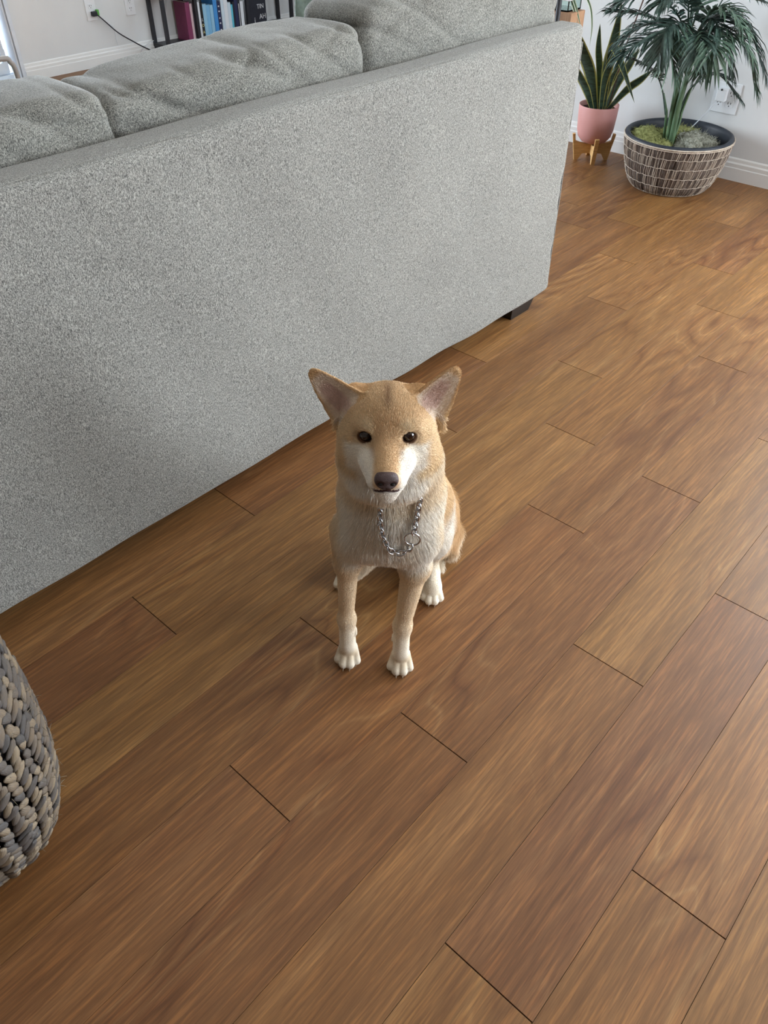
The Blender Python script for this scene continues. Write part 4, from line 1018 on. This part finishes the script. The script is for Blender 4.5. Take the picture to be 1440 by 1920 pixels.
# --- fur
def fur(count):
    PP = FC; Hh = to_head(PP)
    w = FA.copy()
    w *= np.where(FC[:, 2] > .45, 1.9, 1.0)
    rear = FC[:, 0] < -.20; w = np.where(rear & (FC[:, 1] < .05), w*.35, w); w = np.where(FC[:, 2] < .012, w*.2, w)
    idx = RNG.choice(len(w), count, p=w/w.sum()); a = RNG.random((count, 1)); b = RNG.random((count, 1))
    P = (A_[idx]*(1-a)+B_[idx]*a)*(1-b)+(D_[idx]*(1-a)+C_[idx]*a)*b; N = NF_[idx]
    H_ = to_head(P); f, l, u = H_.T; al = np.abs(l); z = P[:, 2]; s_ = P[:, 0]; lt = P[:, 1]-CL
    L = np.full(count, .010)
    hd = ss(z, .50, .52)*ss(s_, -.10, -.06); hd = np.maximum(hd, ss(f, .04, .06)*ss(z, .46, .49))
    L = L*(1-hd)+hd*.0056; L = np.where((f > .07) & (hd > .5), .0030, L)
    L += .006*hd*ss(al, .045, .07)*(1-ss(u, -.02, .01))
    L += .005*np.clip(ss(z, .26, .32)*(1-ss(z, .50, .54))*ss(s_, -.12, -.05), 0, 1)*(1-hd)
    L = np.where((z < .25) & (s_ > -.09), .0012+.0028*ss(z, .02, .12)+.004*ss(z, .22, .25), L); L = np.where((z < .06) & (s_ < -.09), .0012+.002*ss(z, .02, .06), L)
    tail = (P[:, 1] > .09) & (s_ < -.235) & (z < .10) & (P[:, 1] > .120) | ((s_ < -.34) & (P[:, 1] > .07)); L = np.where(tail, .024, L)
    L = np.where((s_ < -.14) & (z > .08) & ~tail, .012, L)
    G = np.tile(np.array([-.25, 0, -1.]), (count, 1)); G = G+np.stack([np.zeros(count), np.clip(lt*5, -.3, .3), np.zeros(count)], 1)
    fa = (P-h(.135, 0, -.036)); fa /= np.linalg.norm(fa, axis=1)[:, None]
    fa = fa+HL*0
    chk = ss(al, .03, .06)*(1-ss(u, .0, .03)); fa = fa+chk[:, None]*np.array([-.2, 0, -.8])
    G = G*(1-hd[:, None])+fa*hd[:, None]
    G = np.where(tail[:, None], np.array([.75, .25, -.05]), G)
    ear_m = np.zeros(count, bool); inner = np.zeros(count, bool)
    for (bb, aa, ww_, nn_, LL, w0) in EARS:
        q = P-bb; t = (q @ aa)/LL; ww = q @ ww_; nn = q @ nn_; wh = w0*np.clip(1-t, 0, 1.3)**.72+.0060
        m = (t > .0) & (t < 1.08) & (np.abs(ww) < wh*1.2) & (np.abs(nn) < .03); ear_m |= m; G = np.where(m[:, None], aa, G)
        L = np.where(m, .0040, L); dep = nn-.26*(np.abs(ww)/wh)**2*wh; inn = m & (dep > .0008) & (np.abs(ww)/wh < .8); inner |= inn
    G = G-N*(G*N).sum(1)[:, None]; G /= np.maximum(np.linalg.norm(G, axis=1), 1e-6)[:, None]
    keep = np.ones(count, bool)
    for sgn in (-1, 1):
        e = h(.0555, sgn*.0300, -.0045); keep &= np.linalg.norm(P-e, axis=1) > .0135
    keep &= np.linalg.norm((P-h(.126, 0, -.038)) @ HR*np.array([1, .75, 1.1]), axis=1) > .0150
    ml = np.minimum(seg(P, h(.1235, 0, -.0545), h(.1150, .018, -.0575)), seg(P, h(.1235, 0, -.0545), h(.1150, -.018, -.0575))); keep &= ml > .0040
    keep &= ~(inner & (RNG.random(count) < .55)); keep &= z > .003
    jit = RNG.normal(size=(count, 3)); clump = np.stack([nz3(P, 95, 2.), nz3(P, 95, 9.), nz3(P, 95, 17.)], 1)
    lift = np.where(hd > .5, .22, .38); lift = np.where((z < .24) & (s_ > -.09), .14, lift)
    D = G+N*lift[:, None]+jit*.15+clump*.15*ss(L, .008, .016)[:, None]; D /= np.linalg.norm(D, axis=1)[:, None]
    D2 = D+G*.30-N*.22+np.array([0, 0, -.20]); D2 /= np.linalg.norm(D2, axis=1)[:, None]
    Ls = (L*RNG.uniform(.65, 1.2, count))[:, None]
    P0_, P1_ = P-N*.0008, P+D*Ls*.5; P2_ = P1_+D2*Ls*.5; P2_[:, 2] = np.maximum(P2_[:, 2], .001)
    col = coat(P)*RNG.uniform(.82, 1.15, (count, 1))
    P0_, P1_, P2_, col, L = P0_[keep], P1_[keep], P2_[keep], col[keep], L[keep]; n = len(P0_)
    hc = bpy.data.hair_curves.new('fur'); hc.add_curves([3]*n)
    pos = np.stack([P0_, P1_, P2_], 1).astype(np.float32); hc.position_data.foreach_set('vector', pos.ravel())
    ra = hc.attributes.get('radius') or hc.attributes.new('radius', 'FLOAT', 'POINT')
    rad_ = np.tile(np.array([.00026, .00022, .00005], np.float32), (n, 1)); ra.data.foreach_set('value', rad_.ravel())
    ta = hc.attributes.new('tint', 'FLOAT_COLOR', 'CURVE'); ta.data.foreach_set('color', np.concatenate([col, np.ones((n, 1))], 1).astype(np.float32).ravel())
    hc.materials.append(M['fur']); o = bpy.data.objects.new('fur', hc); link(o, dog); o['kind'] = 'stuff'; return o
M['fur'] = attr_mat('fur_strands', .62, .22)
fur(420000)
# --- eyes, nose, claws
M['eye'] = mat('dog_eye', (34,18,12), .04, spec=.7, coat=.5); M['nose'] = simple_noise('dog_nose', (58,40,40), (84,62,62), 900, .42, .5, bumps=.5); M['nostril'] = mat('nostril', (12,8,8), .7)
M['claw'] = mat('claw', (150,132,112), .4)
def sph(name, m, c, r, R=HR, seg_=24, parent=dog):
    bm = bmesh.new(); bmesh.ops.create_uvsphere(bm, u_segments=seg_, v_segments=seg_//2, radius=1)
    for v in bm.verts: v.co = Vector(np.array(c)+R @ (np.array(v.co)*np.array(r)))
    me_ = bpy.data.meshes.new(name); bm.to_mesh(me_); bm.free(); me_.polygons.foreach_set('use_smooth', [True]*len(me_.polygons)); return obj(name, me_, m, parent)
for s in (-1, 1): sph('eye', M['eye'], h(.0510, s*.0298, -.0035), (.0112, .0112, .0110))
bm = bmesh.new(); bmesh.ops.create_icosphere(bm, subdivisions=4, radius=1)
for v in bm.verts:
    x, y, z = v.co
    wd = .0168*(1-.30*max(0, -z)); hx = .0105; hz = .0125
    sx = np.sign(x)*abs(x)**.75
    p = [sx*hx, np.sign(y)*abs(y)**.8*wd, np.sign(z)*abs(z)**.85*hz]
    for s in (-1, 1):      # nostrils pressed in
        d = math.hypot((p[1]-s*.0080)/.0048, (p[2]+.0022)/.0034); 
        if p[0] > 0 and d < 1.4: p[0] -= .0050*max(0, 1-d/1.4)
    if p[0] > 0: p[0] -= .0016*math.exp(-(p[1]/.0012)**2)*(p[2] < .001)
    v.co = Vector(h(.1265, 0, -.0375)+HR @ np.array([p[0]-.12*p[2], p[1], p[2]]))
me_ = bpy.data.meshes.new('nose'); bm.to_mesh(me_); bm.free(); me_.polygons.foreach_set('use_smooth', [True]*len(me_.polygons)); nose = obj('nose', me_, M['nose'], dog)
for s in (-1, 1): sph('nostril', M['nostril'], h(.1335, s*.0084, -.0400), (.0020, .0034, .0022), seg_=12, parent=nose)
for fx, fy in ((.002, -.049), (.010, .054), (-.175, .108), (-.195, -.078)):
    for dl, ds in ((-.0172, .015), (-.0064, .026), (.0064, .026), (.0172, .015)):
        g = MB(); x, y = fx+ds+.006, fy+dl*.97; g.tube([(x, y, .0075), (x+.004, y, .0060), (x+.0065, y, .0028)], [.0018, .0014, .0004], 7); g.build('claw', M['claw'], dog)

# ------------------------------------------------------------------ chain collar hanging on the chest
def surf_s(lat, z, off=.004):
    """front surface of the dog along +s at (lat, z)"""
    j = int(round((lat-G0[1])/VX)); k = int(round((z-G0[2])/VX)); col_ = FIELD[:, j, k]; i = np.where(col_ < 0)[0]
    i = i[ax[0][i] < .085] if z > .44 else i
    return (float(ax[0][i[-1]]) if len(i) else 0.)+off
M['steel'] = mat('chrome_chain', (196,198,202), .22, metal=1.0)
collar = empty('chain_collar', DOG_LOC, DOG_RZ); tag(collar, 'steel chain collar with a round ring hanging on the dog chest', 'collar')
lm = MB(); n1, n2 = 20, 7
for i in range(n1):
    a = 2*PI*i/n1; cx, cy = math.cos(a)*.0042, math.sin(a)*.0072; nx, ny = math.cos(a), math.sin(a)
    for k in range(n2):
        b_ = 2*PI*k/n2; lm.v.append((cx+nx*math.cos(b_)*.0015, cy+ny*math.cos(b_)*.0015, math.sin(b_)*.0015))
for i in range(n1):
    for k in range(n2): lm.f.append((i*n2+k, ((i+1) % n1)*n2+k, ((i+1) % n1)*n2+(k+1) % n2, i*n2+(k+1) % n2))
link_me = lm.mesh('link'); link_me.materials.append(M['steel'])
ctl = [(.0215, .438), (.0195, .428), (.0205, .402), (.0255, .374), (.036, .349), (.050, .340), (.062, .344), (.069, .354)]
ctl2 = [(.0725, .386), (.075, .404), (.0775, .426), (.080, .446), (.081, .455)]
def chain(ctl, off=.013):
    P = catmull([(surf_s(a, b, off), a, b) for a, b in ctl], 10); out = []; acc = 0; nxt = 0
    for p, q in zip(P, P[1:]):
        L_ = (q-p).length
        while nxt <= acc+L_: t = (nxt-acc)/max(L_, 1e-9); out.append((p.lerp(q, t), (q-p).normalized())); nxt += .0094
        acc += L_
    return out
allp = chain(ctl)+chain(ctl2)
# the rest of the loop runs round the neck inside the ruff
nk = []
for a in np.linspace(0, 2*PI, 40, endpoint=False):
    nk.append((Vector((-.045+.075*math.cos(a), CL+.079*math.sin(a), .458-.0*math.cos(a))), Vector((-math.sin(a), math.cos(a), 0))))
for i, (p, t) in enumerate(allp+nk):
    o = obj('link', link_me, None, collar); y_ = t; ref = Vector((1, 0, 0)) if abs(t.x) < .8 else Vector((0, 0, 1)); z_ = (ref-y_*ref.dot(y_)).normalized(); x_ = y_.cross(z_)
    rot = Matrix((x_, y_, z_)).transposed() @ Matrix.Rotation(math.radians(42 if i % 2 else -42), 3, 'Y') @ Matrix.Rotation(math.radians(12), 3, 'Z')
    o.matrix_local = Matrix.Translation(p) @ rot.to_4x4()
g = MB(); rc = Vector((surf_s(.0700, .370, .014), .0700, .370)); g.tube([(rc.x+.0015*math.sin(a), rc.y+.0125*math.cos(a), rc.z+.0145*math.sin(a)) for a in np.linspace(0, 2*PI, 41)], .0014, 8, cap=False); g.build('ring', M['steel'], collar)
